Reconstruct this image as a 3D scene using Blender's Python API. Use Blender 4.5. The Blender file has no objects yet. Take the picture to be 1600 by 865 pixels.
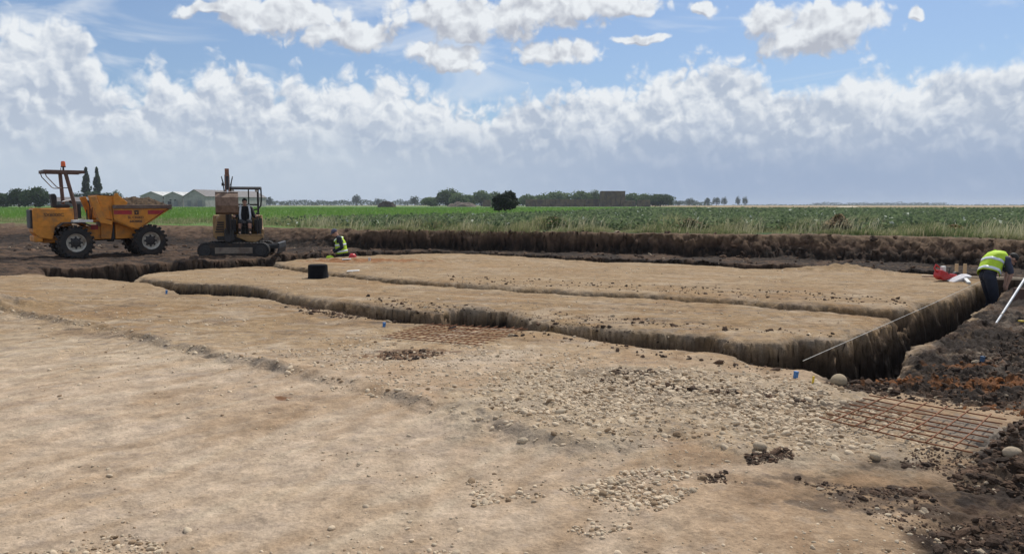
import bpy, math, random
import numpy as np
from mathutils import Vector, Matrix, Quaternion
random.seed(7)
RNG = np.random.default_rng(11)
R = math.radians
scene = bpy.context.scene
col = scene.collection

# ---------------------------------------------------------------- camera
CAM_H = 1.65
F = 1244.0                                   # focal length in pixels of a 1600 wide frame (28 mm lens)
PITCH = math.atan(112.5 / F)
cam_d = bpy.data.cameras.new('camera'); cam = bpy.data.objects.new('camera', cam_d); col.objects.link(cam)
cam.location = (0, 0, CAM_H); cam.rotation_euler = (R(90) - PITCH, 0, 0)
cam_d.sensor_width = 36; cam_d.lens = 36 * F / 1600; cam_d.clip_start = 0.05; cam_d.clip_end = 20000
scene.camera = cam

# ---------------------------------------------------------------- light and exposure
SUN_AZ, SUN_EL = R(30), R(55)                # azimuth from straight ahead towards the right
SUN_STRENGTH, SKY_STRENGTH = 3.6, 0.1
CLOUD_GAIN = 1.0
EXPOSURE = 0.0
sd_ = Vector((math.sin(SUN_AZ) * math.cos(SUN_EL), math.cos(SUN_AZ) * math.cos(SUN_EL), math.sin(SUN_EL)))
sun_d = bpy.data.lights.new('sun', 'SUN'); sun = bpy.data.objects.new('sun', sun_d); col.objects.link(sun)
sun_d.energy = SUN_STRENGTH; sun_d.angle = R(0.6); sun_d.color = (1.0, 0.955, 0.88)
sun.rotation_euler = (-sd_).to_track_quat('-Z', 'Y').to_euler()
scene.view_settings.view_transform = 'Standard'; scene.view_settings.look = 'None'
scene.view_settings.exposure = EXPOSURE; scene.view_settings.gamma = 1.0
scene.view_settings.use_curve_mapping = False
scene.cycles.max_bounces = 6; scene.cycles.volume_bounces = 0

class NT:
    """small builder for node trees"""
    def __init__(s, tree): s.t = tree; s.n = tree.nodes; s.l = tree.links
    def node(s, typ, ins=None, **props):
        nd = s.n.new(typ)
        for k, v in props.items(): setattr(nd, k, v)
        for k, v in (ins or {}).items(): s.put(nd.inputs[k], v)
        return nd
    def put(s, sock, v):
        if isinstance(v, bpy.types.NodeSocket): s.l.new(v, sock)
        else: sock.default_value = v
    def m(s, op, a, b=0.0, c=0.0, clamp=False):
        nd = s.node('ShaderNodeMath', {0: a, 1: b, 2: c}, operation=op, use_clamp=clamp); return nd.outputs[0]
    def v(s, op, a, b=(0, 0, 0), out=0):
        nd = s.node('ShaderNodeVectorMath', {0: a, 1: b}, operation=op); return nd.outputs[out]
    def scale(s, a, k):
        nd = s.node('ShaderNodeVectorMath', {0: a, 'Scale': k}, operation='SCALE'); return nd.outputs[0]
    def ramp(s, x, a, b, lo=0.0, hi=1.0, smooth=True):
        nd = s.node('ShaderNodeMapRange', {0: x, 1: a, 2: b, 3: lo, 4: hi}, interpolation_type='SMOOTHSTEP' if smooth else 'LINEAR'); return nd.outputs[0]
    def mix(s, f, a, b, blend='MIX'):
        nd = s.node('ShaderNodeMix', None, data_type='RGBA', blend_type=blend)
        s.put(nd.inputs[0], f); s.put(nd.inputs[6], a if not isinstance(a, tuple) else (*a, 1)); s.put(nd.inputs[7], b if not isinstance(b, tuple) else (*b, 1))
        return nd.outputs[2]
    def noise(s, vec, scale, detail=4, rough=0.5, out=0, dist=0.0, dim='3D'):
        nd = s.node('ShaderNodeTexNoise', None, noise_dimensions=dim)
        for k_, v_ in (('Vector', vec), ('Scale', scale), ('Detail', detail), ('Roughness', rough), ('Distortion', dist)): s.put(nd.inputs[k_], v_)
        return nd.outputs[out]

# cloud masses by direction: azimuth and elevation read off in pixels of a 1600 wide frame, with half axes and weight
def sky_dir(x, y):
    v = Vector((x - 800, F * math.cos(PITCH) - (y - 432.5) * math.sin(PITCH), -F * math.sin(PITCH) - (y - 432.5) * math.cos(PITCH)))
    v.normalize(); return math.atan2(v.x, v.y), math.asin(v.z)
CLOUDS = [(430, 22, 140, 36), (540, 55, 95, 32), (720, 22, 160, 42), (860, 10, 140, 38), (980, 12, 80, 20), (705, 95, 72, 24), (665, 88, 40, 24), (870, 80, 80, 26), (720, 55, 60, 26), (330, 14, 60, 14),
          (1268, 52, 108, 40), (1205, 34, 52, 30), (1300, 30, 70, 36), (1345, 44, 50, 32), (1100, 8, 34, 14), (1437, 20, 14, 10), (1010, 62, 60, 10)]
# crests of the cumulus banks, from the farthest and highest to the nearest and lowest: (pixel x, pixel y) of each crest line
BANKS = [[(-300, 40), (0, 12), (50, 2), (110, 0), (160, 58), (190, 108), (232, 104), (245, 74), (290, 98), (340, 72), (400, 84), (440, 112), (465, 90), (500, 112), (545, 98), (620, 106), (665, 122), (700, 132), (760, 142), (800, 132), (850, 126), (900, 116), (960, 104), (1040, 90), (1100, 70), (1150, 76), (1185, 98), (1230, 116), (1268, 112), (1300, 94), (1345, 84), (1395, 104), (1430, 82), (1480, 70), (1600, 66), (1900, 60)],
         [(-300, 120), (0, 118), (80, 128), (140, 150), (200, 160), (260, 150), (310, 128), (360, 132), (400, 150), (450, 168), (520, 150), (580, 138), (630, 160), (690, 168), (760, 180), (830, 166), (880, 150), (930, 166), (980, 150), (1030, 162), (1090, 158), (1140, 128), (1180, 150), (1230, 168), (1290, 140), (1350, 128), (1410, 142), (1450, 116), (1500, 124), (1560, 112), (1600, 104), (1900, 110)],
         [(-300, 190), (0, 200), (90, 186), (170, 204), (260, 196), (330, 206), (420, 196), (500, 184), (560, 166), (600, 182), (660, 168), (720, 176), (790, 196), (840, 164), (890, 170), (930, 190), (990, 166), (1030, 176), (1080, 194), (1140, 186), (1200, 196), (1270, 190), (1330, 196), (1400, 204), (1470, 184), (1540, 196), (1600, 176), (1900, 190)],
         [(-300, 236), (0, 242), (120, 232), (230, 244), (340, 228), (430, 238), (520, 226), (640, 236), (760, 228), (880, 236), (1000, 230), (1120, 240), (1250, 232), (1330, 214), (1420, 222), (1500, 240), (1600, 236), (1900, 240)]]
def make_world():
    w = bpy.data.worlds.new('World'); scene.world = w; w.use_nodes = True
    t = w.node_tree; t.nodes.clear(); n = NT(t)
    tc = n.node('ShaderNodeTexCoord'); D = n.v('NORMALIZE', tc.outputs['Generated'])
    sp = n.node('ShaderNodeSeparateXYZ', {0: D})
    az = n.m('ARCTAN2', sp.outputs[0], sp.outputs[1]); el = n.m('ARCSINE', sp.outputs[2])
    P = n.node('ShaderNodeCombineXYZ', {0: az, 1: el, 2: 0.0}).outputs[0]
    # billows: cauliflower relief, smaller towards the horizon, sampled twice for its shading
    def billow(off):
        q = n.v('ADD', P, off) if off else P
        f = n.noise(n.v('ADD', q, (0.3, 5.7, 0)), 24, 6, 0.60, dim='2D')
        v1 = n.node('ShaderNodeTexVoronoi', None, voronoi_dimensions='2D', feature='F1')
        wv = n.v('ADD', q, n.scale(n.noise(q, 34, 2, 0.5, out=1, dim='2D'), 0.028))
        n.put(v1.inputs['Vector'], wv); n.put(v1.inputs['Scale'], 36); n.put(v1.inputs['Detail'], 2.0); n.put(v1.inputs['Roughness'], 0.5)
        return n.m('ADD', n.m('MULTIPLY', n.m('SUBTRACT', f, 0.48), 1.0), n.m('MULTIPLY', n.m('SUBTRACT', 0.40, v1.outputs[0]), 0.62))
    b0 = billow(None); b1 = billow((0.005, 0.010, 0))
    rel = n.m('SUBTRACT', b0, b1)
    soft = n.noise(n.v('MULTIPLY', n.v('ADD', P, (7.7, 2.9, 0)), (1.0, 2.0, 1.0)), 9, 4, 0.6, dim='2D')
    WHITE, GREY, BASE = (0.83, 0.865, 0.90), (0.46, 0.53, 0.645), (0.42, 0.495, 0.62)
    sky = n.node('ShaderNodeTexSky', None, sky_type='NISHITA', sun_disc=False, sun_elevation=SUN_EL, sun_rotation=SUN_AZ)
    sky.air_density = 1.0; sky.dust_density = 1.0; sky.ozone_density = 1.6; sky.altitude = 0
    blue = n.mix(1.0, sky.outputs[0], (0.64, 0.80, 1.0), 'MULTIPLY')
    K = CLOUD_GAIN / SKY_STRENGTH
    c = n.mix(0.16, blue, tuple(q * K for q in (0.62, 0.70, 0.80)))
    veil = n.m('MULTIPLY', n.ramp(n.noise(n.v('MULTIPLY', P, (1.0, 3.0, 1)), 5, 4, 0.6, dim='2D', dist=0.6), 0.46, 0.75), 0.55)
    c = n.mix(veil, c, tuple(q * K for q in WHITE))
    # single clouds high up
    warp = n.v('SUBTRACT', n.noise(P, 16, 3, 0.55, out=1, dim='2D'), (0.5, 0.5, 0.5)); Q = n.v('ADD', P, n.scale(warp, 0.035)); S = None; U = None
    for (x, y, rx, ry) in CLOUDS:
        a, e = sky_dir(x, y); q = n.v('MULTIPLY', n.v('SUBTRACT', Q, (a, e, 0)), (F / rx, F / ry, 0))
        s = n.m('SUBTRACT', 1.0, n.v('LENGTH', q, out=1)); S = s if S is None else n.m('SMOOTH_MAX', S, s, 0.2)
        u = n.m('SUBTRACT', 1.0, n.v('LENGTH', n.v('ADD', q, (0.15, 0.75, 0)), out=1)); U = u if U is None else n.m('SMOOTH_MAX', U, u, 0.2)
    side = n.ramp(n.m('ABSOLUTE', az), 0.62, 0.8); top = n.ramp(el, 0.33, 0.45); outf = n.m('MAXIMUM', side, top)
    big = n.noise(n.v('ADD', P, (3.1, 1.7, 0)), 3.2, 3, 0.55, dim='2D')
    S = n.m('ADD', n.m('MULTIPLY', n.m('MAXIMUM', S, -0.6), n.m('SUBTRACT', 1.0, outf)), n.m('MULTIPLY', outf, n.m('MULTIPLY', n.m('SUBTRACT', big, 0.47), 4.0)))
    d = n.m('ADD', S, n.m('MULTIPLY', b0, 0.75))
    alpha = n.ramp(d, -0.06, 0.30); under = n.ramp(n.m('ADD', n.m('SUBTRACT', U, S), n.m('MULTIPLY', b0, 0.25)), -0.25, 0.40)
    lit = n.m('ADD', n.m('SUBTRACT', 0.98, n.m('ADD', n.m('MULTIPLY', n.ramp(d, 0.12, 0.95), 0.40), n.m('MULTIPLY', under, 0.95))), n.m('MULTIPLY', rel, 1.5), clamp=True)
    c = n.mix(alpha, c, n.scale(n.mix(lit, (0.47, 0.50, 0.57), WHITE), K))
    # the banks, each in front of the one before: bright broken crest, greyer towards its foot
    azw = n.m('ADD', az, n.m('MULTIPLY', n.m('SUBTRACT', n.noise(P, 15, 3, 0.6, dim='2D'), 0.5), 0.05))
    for i, pts in enumerate(BANKS):
        fc = n.node('ShaderNodeFloatCurve'); cv = fc.mapping.curves[0]; lo, hi = -0.75, 0.75
        P_ = [(min(max((math.atan((x - 800) / F) - lo) / (hi - lo), 0.0), 1.0), (sky_dir(800, y)[1] if False else sky_dir(x, y)[1]) / 0.4) for x, y in pts]
        cv.points[0].location = P_[0]; cv.points[1].location = P_[-1]
        for q in P_[1:-1]: cv.points.new(*q)
        fc.mapping.use_clip = False; fc.mapping.update(); n.put(fc.inputs[1], n.m('DIVIDE', n.m('SUBTRACT', azw, lo), hi - lo, clamp=True))
        crest = n.m('MULTIPLY', fc.outputs[0], 0.4); k = (0.050, 0.042, 0.034, 0.022)[i]
        tt = n.m('ADD', n.m('SUBTRACT', crest, el), n.m('MULTIPLY', b0, k))
        al = n.ramp(tt, -0.002 - 0.002 * i, (0.024, 0.030, 0.036, 0.042)[i])
        if i: al = n.m('MULTIPLY', al, n.ramp(soft, 0.40 - 0.02 * i, 0.60, 0.12, 1.0))
        dk = n.ramp(n.m('ADD', tt, n.m('MULTIPLY', n.m('SUBTRACT', soft, 0.5), 0.16)), -0.004, (0.075, 0.054, 0.045, 0.04)[i])
        lit = n.m('ADD', n.m('SUBTRACT', 1.0, n.m('MULTIPLY', dk, 0.92)), n.m('MULTIPLY', rel, (1.6, 1.5, 1.2, 0.6)[i]), clamp=True)
        wht = tuple(q * (1, 0.99, 0.96, 0.86)[i] for q in WHITE)
        c = n.mix(al, c, n.scale(n.mix(lit, (GREY, GREY, BASE, BASE)[i], wht), K))
    # low air: greyer and bluer to the right, paler to the left
    hz = n.mix(n.ramp(az, -0.30, 0.30), (0.52, 0.60, 0.70), (0.33, 0.42, 0.585))
    hzf = n.ramp(n.m('ADD', el, n.m('MULTIPLY', n.m('SUBTRACT', soft, 0.5), 0.05)), 0.030, 0.115, 0.88, 0.0)
    c = n.mix(hzf, c, n.scale(hz, K))
    below = n.ramp(sp.outputs[2], -0.02, -0.004)
    c = n.mix(below, (1.2, 1.1, 0.9), c)
    bg = n.node('ShaderNodeBackground', {0: c, 1: SKY_STRENGTH}); o = n.node('ShaderNodeOutputWorld')
    t.links.new(bg.outputs[0], o.inputs[0])
    w.cycles.sampling_method = 'MANUAL'; w.cycles.sample_map_resolution = 1024
make_world()

# ---------------------------------------------------------------- helpers
def tag(o, label=None, cat=None, group=None, kind=None):
    for k_, v_ in (('label', label), ('category', cat), ('group', group), ('kind', kind)):
        if v_: o[k_] = v_
    return o
def empty(name, loc, rz=0.0):
    o = bpy.data.objects.new(name, None); col.objects.link(o); o.location = loc; o.rotation_euler = (0, 0, rz); o.empty_display_size = 0.2
    return o
def copy_tree(o, parent=None):
    c = o.copy(); col.objects.link(c)
    if parent: c.parent = parent
    for ch in o.children: copy_tree(ch, c)
    return c
def px(x, y, z=0.0):
    """the point at height z that the photograph shows at pixel (x, y)"""
    vx = x - 800; vy = F * math.cos(PITCH) - (y - 432.5) * math.sin(PITCH); vz = -F * math.sin(PITCH) - (y - 432.5) * math.cos(PITCH)
    s = (z - CAM_H) / vz
    return Vector((vx * s, vy * s, z))
def pxd(x, y, d):
    """the point at distance d ahead that the photograph shows at pixel (x, y)"""
    vx = x - 800; vy = F * math.cos(PITCH) - (y - 432.5) * math.sin(PITCH); vz = -F * math.sin(PITCH) - (y - 432.5) * math.cos(PITCH)
    s = d / vy
    return Vector((vx * s, d, CAM_H + vz * s))

def np_mesh(name, V, faces_flat, loop_tot, smooth=False):
    """mesh from arrays: V (n,3), flat loop indices, loops per face"""
    me = bpy.data.meshes.new(name)
    me.vertices.add(len(V)); me.vertices.foreach_set('co', np.asarray(V, dtype=np.float32).ravel())
    nl = len(faces_flat); nf = len(loop_tot)
    me.loops.add(nl); me.loops.foreach_set('vertex_index', np.asarray(faces_flat, dtype=np.int32))
    st = np.zeros(nf, dtype=np.int32); st[1:] = np.cumsum(loop_tot)[:-1]
    me.polygons.add(nf); me.polygons.foreach_set('loop_start', st)
    me.polygons.foreach_set('use_smooth', np.full(nf, smooth))
    me.update(calc_edges=True); me.validate()
    return me
def set_attr(me, name, arr):
    a = me.attributes.new(name, 'FLOAT_COLOR', 'POINT')
    c = np.ones((len(arr), 4), dtype=np.float32); c[:, :3] = arr
    a.data.foreach_set('color', c.ravel())

class MB:
    """collects shapes into one mesh object"""
    def __init__(s, mat=None): s.v = []; s.f = []; s.M = mat or Matrix()
    def add(s, vs, fs):
        b = len(s.v); s.v += [s.M @ Vector(p) for p in vs]; s.f += [tuple(b + i for i in f) for f in fs]; return s
    def box(s, c, size, rot=None):
        a, b, d = [q / 2 for q in size]
        vs = [Vector((x * a, y * b, z * d)) for z in (-1, 1) for y in (-1, 1) for x in (-1, 1)]
        if rot is not None: vs = [rot @ p for p in vs]
        return s.add([p + Vector(c) for p in vs], [(0, 2, 3, 1), (4, 5, 7, 6), (0, 1, 5, 4), (2, 6, 7, 3), (0, 4, 6, 2), (1, 3, 7, 5)])
    def bar(s, p, q, w, h, up=(0, 0, 1)):
        p, q = Vector(p), Vector(q); d = (q - p); L = d.length; d.normalize()
        side = d.cross(Vector(up)); side = side.normalized() if side.length > 1e-4 else Vector((1, 0, 0)); u = side.cross(d)
        rot = Matrix((d, side, u)).transposed()
        return s.box((p + q) / 2, (L, w, h), rot)
    def cyl(s, p, q, r0, r1=None, n=16, cap=True):
        r1 = r0 if r1 is None else r1
        return s.tube([p, q], [r0, r1], n, cap)
    def tube(s, pts, r, n=8, cap=True):
        pts = [Vector(p) for p in pts]; rs = r if isinstance(r, (list, tuple)) else [r] * len(pts)
        vs = []; fs = []; prev = None
        for i, p in enumerate(pts):
            t = (pts[min(i + 1, len(pts) - 1)] - pts[max(i - 1, 0)]).normalized()
            if prev is None:
                a = t.cross(Vector((0, 0, 1)))
                if a.length < 0.05: a = t.cross(Vector((0, 1, 0)))
            else: a = prev - t * prev.dot(t)
            a.normalize(); prev = a; b = t.cross(a)
            for k in range(n):
                th = 2 * math.pi * k / n; vs.append(p + (a * math.cos(th) + b * math.sin(th)) * rs[i])
        for i in range(len(pts) - 1):
            for k in range(n):
                k2 = (k + 1) % n; fs.append((i * n + k, i * n + k2, (i + 1) * n + k2, (i + 1) * n + k))
        if cap: fs.append(tuple(range(n))[::-1]); fs.append(tuple((len(pts) - 1) * n + k for k in range(n)))
        return s.add(vs, fs)
    def lathe(s, prof, c=(0, 0, 0), axis='Z', n=32, cap=True):
        """profile of (radius, height) turned round an axis"""
        vs = []; fs = []
        for (r, h) in prof:
            for k in range(n):
                th = 2 * math.pi * k / n; a, b = r * math.cos(th), r * math.sin(th)
                p = {'Z': (a, b, h), 'Y': (a, h, -b), 'X': (h, a, b)}[axis]; vs.append(Vector(p) + Vector(c))
        for i in range(len(prof) - 1):
            for k in range(n):
                k2 = (k + 1) % n; fs.append((i * n + k, i * n + k2, (i + 1) * n + k2, (i + 1) * n + k))
        if cap and prof[0][0] > 1e-6: fs.append(tuple(range(n))[::-1])
        if cap and prof[-1][0] > 1e-6: fs.append(tuple((len(prof) - 1) * n + k for k in range(n)))
        return s.add(vs, fs)
    def prism(s, poly, lo, hi, axis='Y'):
        """polygon extruded along an axis: (x,z) for Y, (x,y) for Z, (y,z) for X"""
        n = len(poly)
        def P(a, b, h): return {'Y': (a, h, b), 'Z': (a, b, h), 'X': (h, a, b)}[axis]
        vs = [P(a, b, lo) for a, b in poly] + [P(a, b, hi) for a, b in poly]
        fs = [tuple(range(n)), tuple(range(2 * n - 1, n - 1, -1))] + [(i, i + n, (i + 1) % n + n, (i + 1) % n) for i in range(n)]
        return s.add(vs, fs)
    def ball(s, c, r, nu=16, nv=10, rot=None):
        r = Vector((r, r, r)) if isinstance(r, (int, float)) else Vector(r)
        vs = []; fs = []
        for i in range(nv + 1):
            ph = math.pi * i / nv
            for k in range(nu):
                th = 2 * math.pi * k / nu
                p = Vector((math.sin(ph) * math.cos(th) * r.x, math.sin(ph) * math.sin(th) * r.y, math.cos(ph) * r.z))
                vs.append((rot @ p if rot is not None else p) + Vector(c))
        for i in range(nv):
            for k in range(nu):
                k2 = (k + 1) % nu; fs.append((i * nu + k, (i + 1) * nu + k, (i + 1) * nu + k2, i * nu + k2))
        return s.add(vs, fs)
    def build(s, name, mat, parent=None, bevel=0.0, smooth=None, seg=2):
        me = bpy.data.meshes.new(name); me.from_pydata([tuple(p) for p in s.v], [], s.f); me.update()
        import bmesh
        bm = bmesh.new(); bm.from_mesh(me); bmesh.ops.remove_doubles(bm, verts=bm.verts, dist=1e-5); bmesh.ops.recalc_face_normals(bm, faces=bm.faces); bm.to_mesh(me); bm.free()
        me.materials.append(mat)
        o = bpy.data.objects.new(name, me); col.objects.link(o)
        if parent: o.parent = parent
        if bevel: 
            b = o.modifiers.new('bevel', 'BEVEL'); b.width = bevel; b.segments = seg; b.limit_method = 'ANGLE'; b.angle_limit = R(35)
        if smooth is not None:
            try: me.set_sharp_from_angle(angle=R(smooth))
            except Exception: pass
            me.polygons.foreach_set('use_smooth', np.ones(len(me.polygons), dtype=bool)); 
        return o

MATS = {}
def mat(name, base, rough=0.6, metal=0.0, dirt=None, dirt_amt=0.4, dirt_scale=3.0, bump=0.0, bump_scale=40.0, spec=0.5, var=0.15, low_dirt=None):
    """painted / cloth / metal surface with blotches of wear and dirt"""
    if name in MATS: return MATS[name]
    m = bpy.data.materials.new(name); m.use_nodes = True; n = NT(m.node_tree); b = m.node_tree.nodes['Principled BSDF']
    tc = n.node('ShaderNodeTexCoord'); O = tc.outputs['Object']
    f1 = n.noise(O, dirt_scale, 6, 0.65)
    c = n.mix(n.ramp(n.noise(O, dirt_scale * 2.7, 3), 0.3, 0.7), tuple(q * (1 - var) for q in base), tuple(min(1, q * (1 + var)) for q in base))
    if dirt:
        f = n.m('MULTIPLY', n.ramp(f1, 0.45, 0.68), dirt_amt)
        if low_dirt:
            sz = n.node('ShaderNodeSeparateXYZ', {0: O}).outputs[2]
            f = n.m('MAXIMUM', f, n.m('MULTIPLY', n.ramp(n.m('ADD', sz, n.m('MULTIPLY', f1, 0.5)), low_dirt + 0.55, low_dirt - 0.05), 0.75))
        c = n.mix(f, c, dirt)
        n.put(b.inputs['Roughness'], n.m('ADD', rough, n.m('MULTIPLY', f, 0.35), clamp=True))
    else: b.inputs['Roughness'].default_value = rough
    n.put(b.inputs['Base Color'], c); b.inputs['Metallic'].default_value = metal; b.inputs['Specular IOR Level'].default_value = spec
    if bump:
        bp = n.node('ShaderNodeBump', {'Height': n.noise(O, bump_scale, 5, 0.6), 'Strength': bump, 'Distance': 0.02}); n.put(b.inputs['Normal'], bp.outputs[0])
    MATS[name] = m; return m
def attr_mat(name, rough=0.9, fine_scale=60.0, fine_amt=0.25, bump=0.4, bump_scale=45.0, bump_dist=0.02, trans=0.0, spec=0.2, coarse=0.0):
    """albedo from the mesh's own colour attribute, varied by fine noise"""
    m = bpy.data.materials.new(name); m.use_nodes = True; n = NT(m.node_tree); b = m.node_tree.nodes['Principled BSDF']
    a = n.node('ShaderNodeAttribute', None, attribute_name='albedo').outputs[0]
    tc = n.node('ShaderNodeTexCoord'); O = tc.outputs['Object']
    f = n.noise(O, fine_scale, 5, 0.65)
    k = n.ramp(f, 0.25, 0.75, 1 - fine_amt, 1 + fine_amt, smooth=False)
    if coarse: k = n.m('MULTIPLY', k, n.ramp(n.noise(n.v('MULTIPLY', O, (1, 1, 1.8)), coarse, 4, 0.6), 0.3, 0.7, 0.78, 1.22, smooth=False))
    n.put(b.inputs['Base Color'], n.scale(a, k)); b.inputs['Roughness'].default_value = rough; b.inputs['Specular IOR Level'].default_value = spec
    if bump:
        h = n.m('ADD', n.noise(O, bump_scale, 6, 0.65), n.m('MULTIPLY', n.noise(O, bump_scale * 0.2, 3), 1.5))
        bp = n.node('ShaderNodeBump', {'Height': h, 'Strength': bump, 'Distance': bump_dist}); n.put(b.inputs['Normal'], bp.outputs[0])
    if trans:
        tr = n.node('ShaderNodeBsdfTranslucent', {0: n.scale(a, 1.3)}); mx = n.node('ShaderNodeMixShader', {0: trans, 1: b.outputs[0], 2: tr.outputs[0]})
        n.put(m.node_tree.nodes['Material Output'].inputs[0], mx.outputs[0])
    return m
# ---------------------------------------------------------------- ground
_perm = np.random.default_rng(5).permutation(4096).astype(np.int64)
def _h(ix, iy, seed):
    return _perm[(_perm[(ix + seed * 131) & 4095] + iy) & 4095]
def perlin(x, y, seed=0):
    x0 = np.floor(x).astype(np.int64); y0 = np.floor(y).astype(np.int64); fx = x - x0; fy = y - y0
    u = fx * fx * fx * (fx * (fx * 6 - 15) + 10); v = fy * fy * fy * (fy * (fy * 6 - 15) + 10)
    def g(ix, iy, dx, dy):
        a = _h(ix, iy, seed) * (2 * math.pi / 4096); return np.cos(a) * dx + np.sin(a) * dy
    a = g(x0, y0, fx, fy); b = g(x0 + 1, y0, fx - 1, fy); c = g(x0, y0 + 1, fx, fy - 1); d = g(x0 + 1, y0 + 1, fx - 1, fy - 1)
    return (a * (1 - u) + b * u) * (1 - v) + (c * (1 - u) + d * u) * v
def fbm(x, y, s, octv=4, seed=0, gain=0.5):
    r = 0; a = 1.0; f = 1.0 / s
    for i in range(octv):
        r = r + a * perlin(x * f + 17.3 * i, y * f - 9.1 * i, seed + i); a *= gain; f *= 2.03
    return r
def sstep(a, b, x):
    t = np.clip((x - a) / (b - a), 0, 1); return t * t * (3 - 2 * t)
def lerp(a, b, t): return a * (1 - t) + b * t

def gpoly(pts, z=0.0): return np.array([tuple(px(x, y, z))[:2] for x, y in pts])
def seg_dist(X, Y, P, closed=False):
    d = np.full(X.shape, 1e9); n = len(P)
    for i in range(n if closed else n - 1):
        ax, ay = P[i]; bx, by = P[(i + 1) % n]; ex, ey = bx - ax, by - ay; L = ex * ex + ey * ey + 1e-12
        t = np.clip(((X - ax) * ex + (Y - ay) * ey) / L, 0, 1); d = np.minimum(d, (X - ax - t * ex) ** 2 + (Y - ay - t * ey) ** 2)
    return np.sqrt(d)
def inside(X, Y, P):
    r = np.zeros(X.shape, bool); n = len(P)
    for i in range(n):
        ax, ay = P[i]; bx, by = P[(i + 1) % n]
        if ay == by: continue
        c = ((ay > Y) != (by > Y)) & (X < (bx - ax) * (Y - ay) / (by - ay) + ax); r ^= c
    return r
def sdf(X, Y, P):
    d = seg_dist(X, Y, P, True); return np.where(inside(X, Y, P), -d, d)

# outlines of the dug trenches, read off the photograph on the level of the pad
T_FRONT = gpoly([(1300, 530), (1253, 527), (1217, 533), (1149, 531), (1107, 522), (1052, 517), (1003, 514), (942, 511), (860, 504), (800, 488), (790, 485), (720, 480), (690, 486), (640, 482), (600, 479), (540, 471), (480, 463),
                 (440, 457), (415, 449), (390, 445), (344, 443), (280, 441), (219, 434), (200, 437), (240, 444), (262, 449), (285, 458), (340, 460), (415, 464), (440, 470), (540, 488), (600, 498), (650, 505), (720, 508), (800, 512), (850, 518), (900, 524),
                 (960, 533), (1000, 540), (1090, 545), (1150, 551), (1190, 566), (1262, 577), (1290, 590), (1340, 597), (1400, 592)])
T_SIDE = gpoly([(1300, 529), (1323, 528), (1365, 512), (1407, 496), (1440, 473), (1487, 464), (1518, 448), (1545, 434), (1600, 434), (1700, 438), (1700, 450), (1600, 445), (1591, 447), (1575, 453), (1547, 475), (1521, 490), (1475, 525), (1424, 546),
                (1414, 558), (1412, 575), (1400, 593), (1340, 597), (1290, 590)])
T_MID = gpoly([(425, 412), (530, 425), (600, 434), (700, 441), (800, 447), (930, 455), (1033, 459), (1100, 463), (1231, 472), (1300, 477), (1425, 480), (1440, 473), (1407, 497), (1300, 487), (1231, 482), (1100, 471), (1033, 466), (930, 462), (800, 454), (700, 447), (600, 440), (530, 431), (428, 417)])
T_LEFT = gpoly([(62, 418), (150, 416), (237, 412), (330, 407), (420, 401), (470, 396.5), (540, 394), (600, 391.5), (640, 390.5), (640, 396.5), (560, 400), (500, 404), (430, 409), (428, 417), (400, 416), (300, 419), (231, 426), (205, 436), (197, 439), (137, 433), (72, 430)])
T_BACK = gpoly([(640, 392), (720, 392), (860, 398), (940, 402), (1000, 403.5), (1120, 409.5), (1240, 413), (1400, 419), (1480, 423), (1545, 429), (1545, 434), (1440, 427), (1400, 424), (1330, 421), (1240, 420.5), (1160, 419), (1120, 415), (1000, 409.5), (940, 409), (860, 403), (720, 395.5), (640, 396.5)])
MESH_HOLLOW = gpoly([(676, 502), (700, 490), (740, 484), (790, 484), (797, 494), (790, 509), (740, 508), (690, 507)])
DARK = np.vstack([gpoly([(-600, 436), (0, 431), (62, 427), (150, 428), (225, 424), (300, 417), (400, 414), (430, 408), (540, 399), (640, 396), (720, 395), (850, 401), (1000, 408), (1240, 419), (1400, 424), (1540, 434), (1560, 455), (1500, 505), (1420, 548), (1405, 592),
                 (1262, 584), (1300, 602), (1345, 612), (1450, 618), (1590, 640), (1540, 690), (1510, 735), (1450, 760), (1440, 775), (1500, 800), (1465, 830), (1475, 865), (1490, 960)]), np.array([(4.0, 1.0), (60, 1.0), (60, 70), (-60, 70), (-60, 26)])])
STEP = gpoly([(-500, 470), (0, 484), (60, 494), (150, 508), (240, 530), (330, 552), (400, 566), (480, 584), (560, 602), (660, 628), (720, 645), (780, 664), (840, 683), (900, 697)])
STONY = gpoly([(700, 612), (800, 585), (900, 580), (1000, 575), (1130, 580), (1240, 592), (1300, 604), (1340, 625), (1420, 655), (1500, 690), (1440, 720), (1390, 735), (1300, 728), (1180, 712), (1080, 703), (960, 702), (870, 690), (780, 655)])
SPREAD = [gpoly([(730, 735), (800, 728), (900, 742), (1000, 725), (1100, 740), (1110, 755), (1060, 780), (990, 815), (940, 828), (880, 812), (960, 780), (880, 752), (800, 760), (740, 770)]),
          gpoly([(130, 820), (200, 812), (260, 822), (250, 850), (120, 860)]), gpoly([(460, 850), (520, 838), (610, 842), (700, 835), (800, 845), (830, 860), (700, 866), (560, 868), (450, 872)]), gpoly([(0, 842), (120, 836), (110, 870), (0, 880)])]
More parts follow.
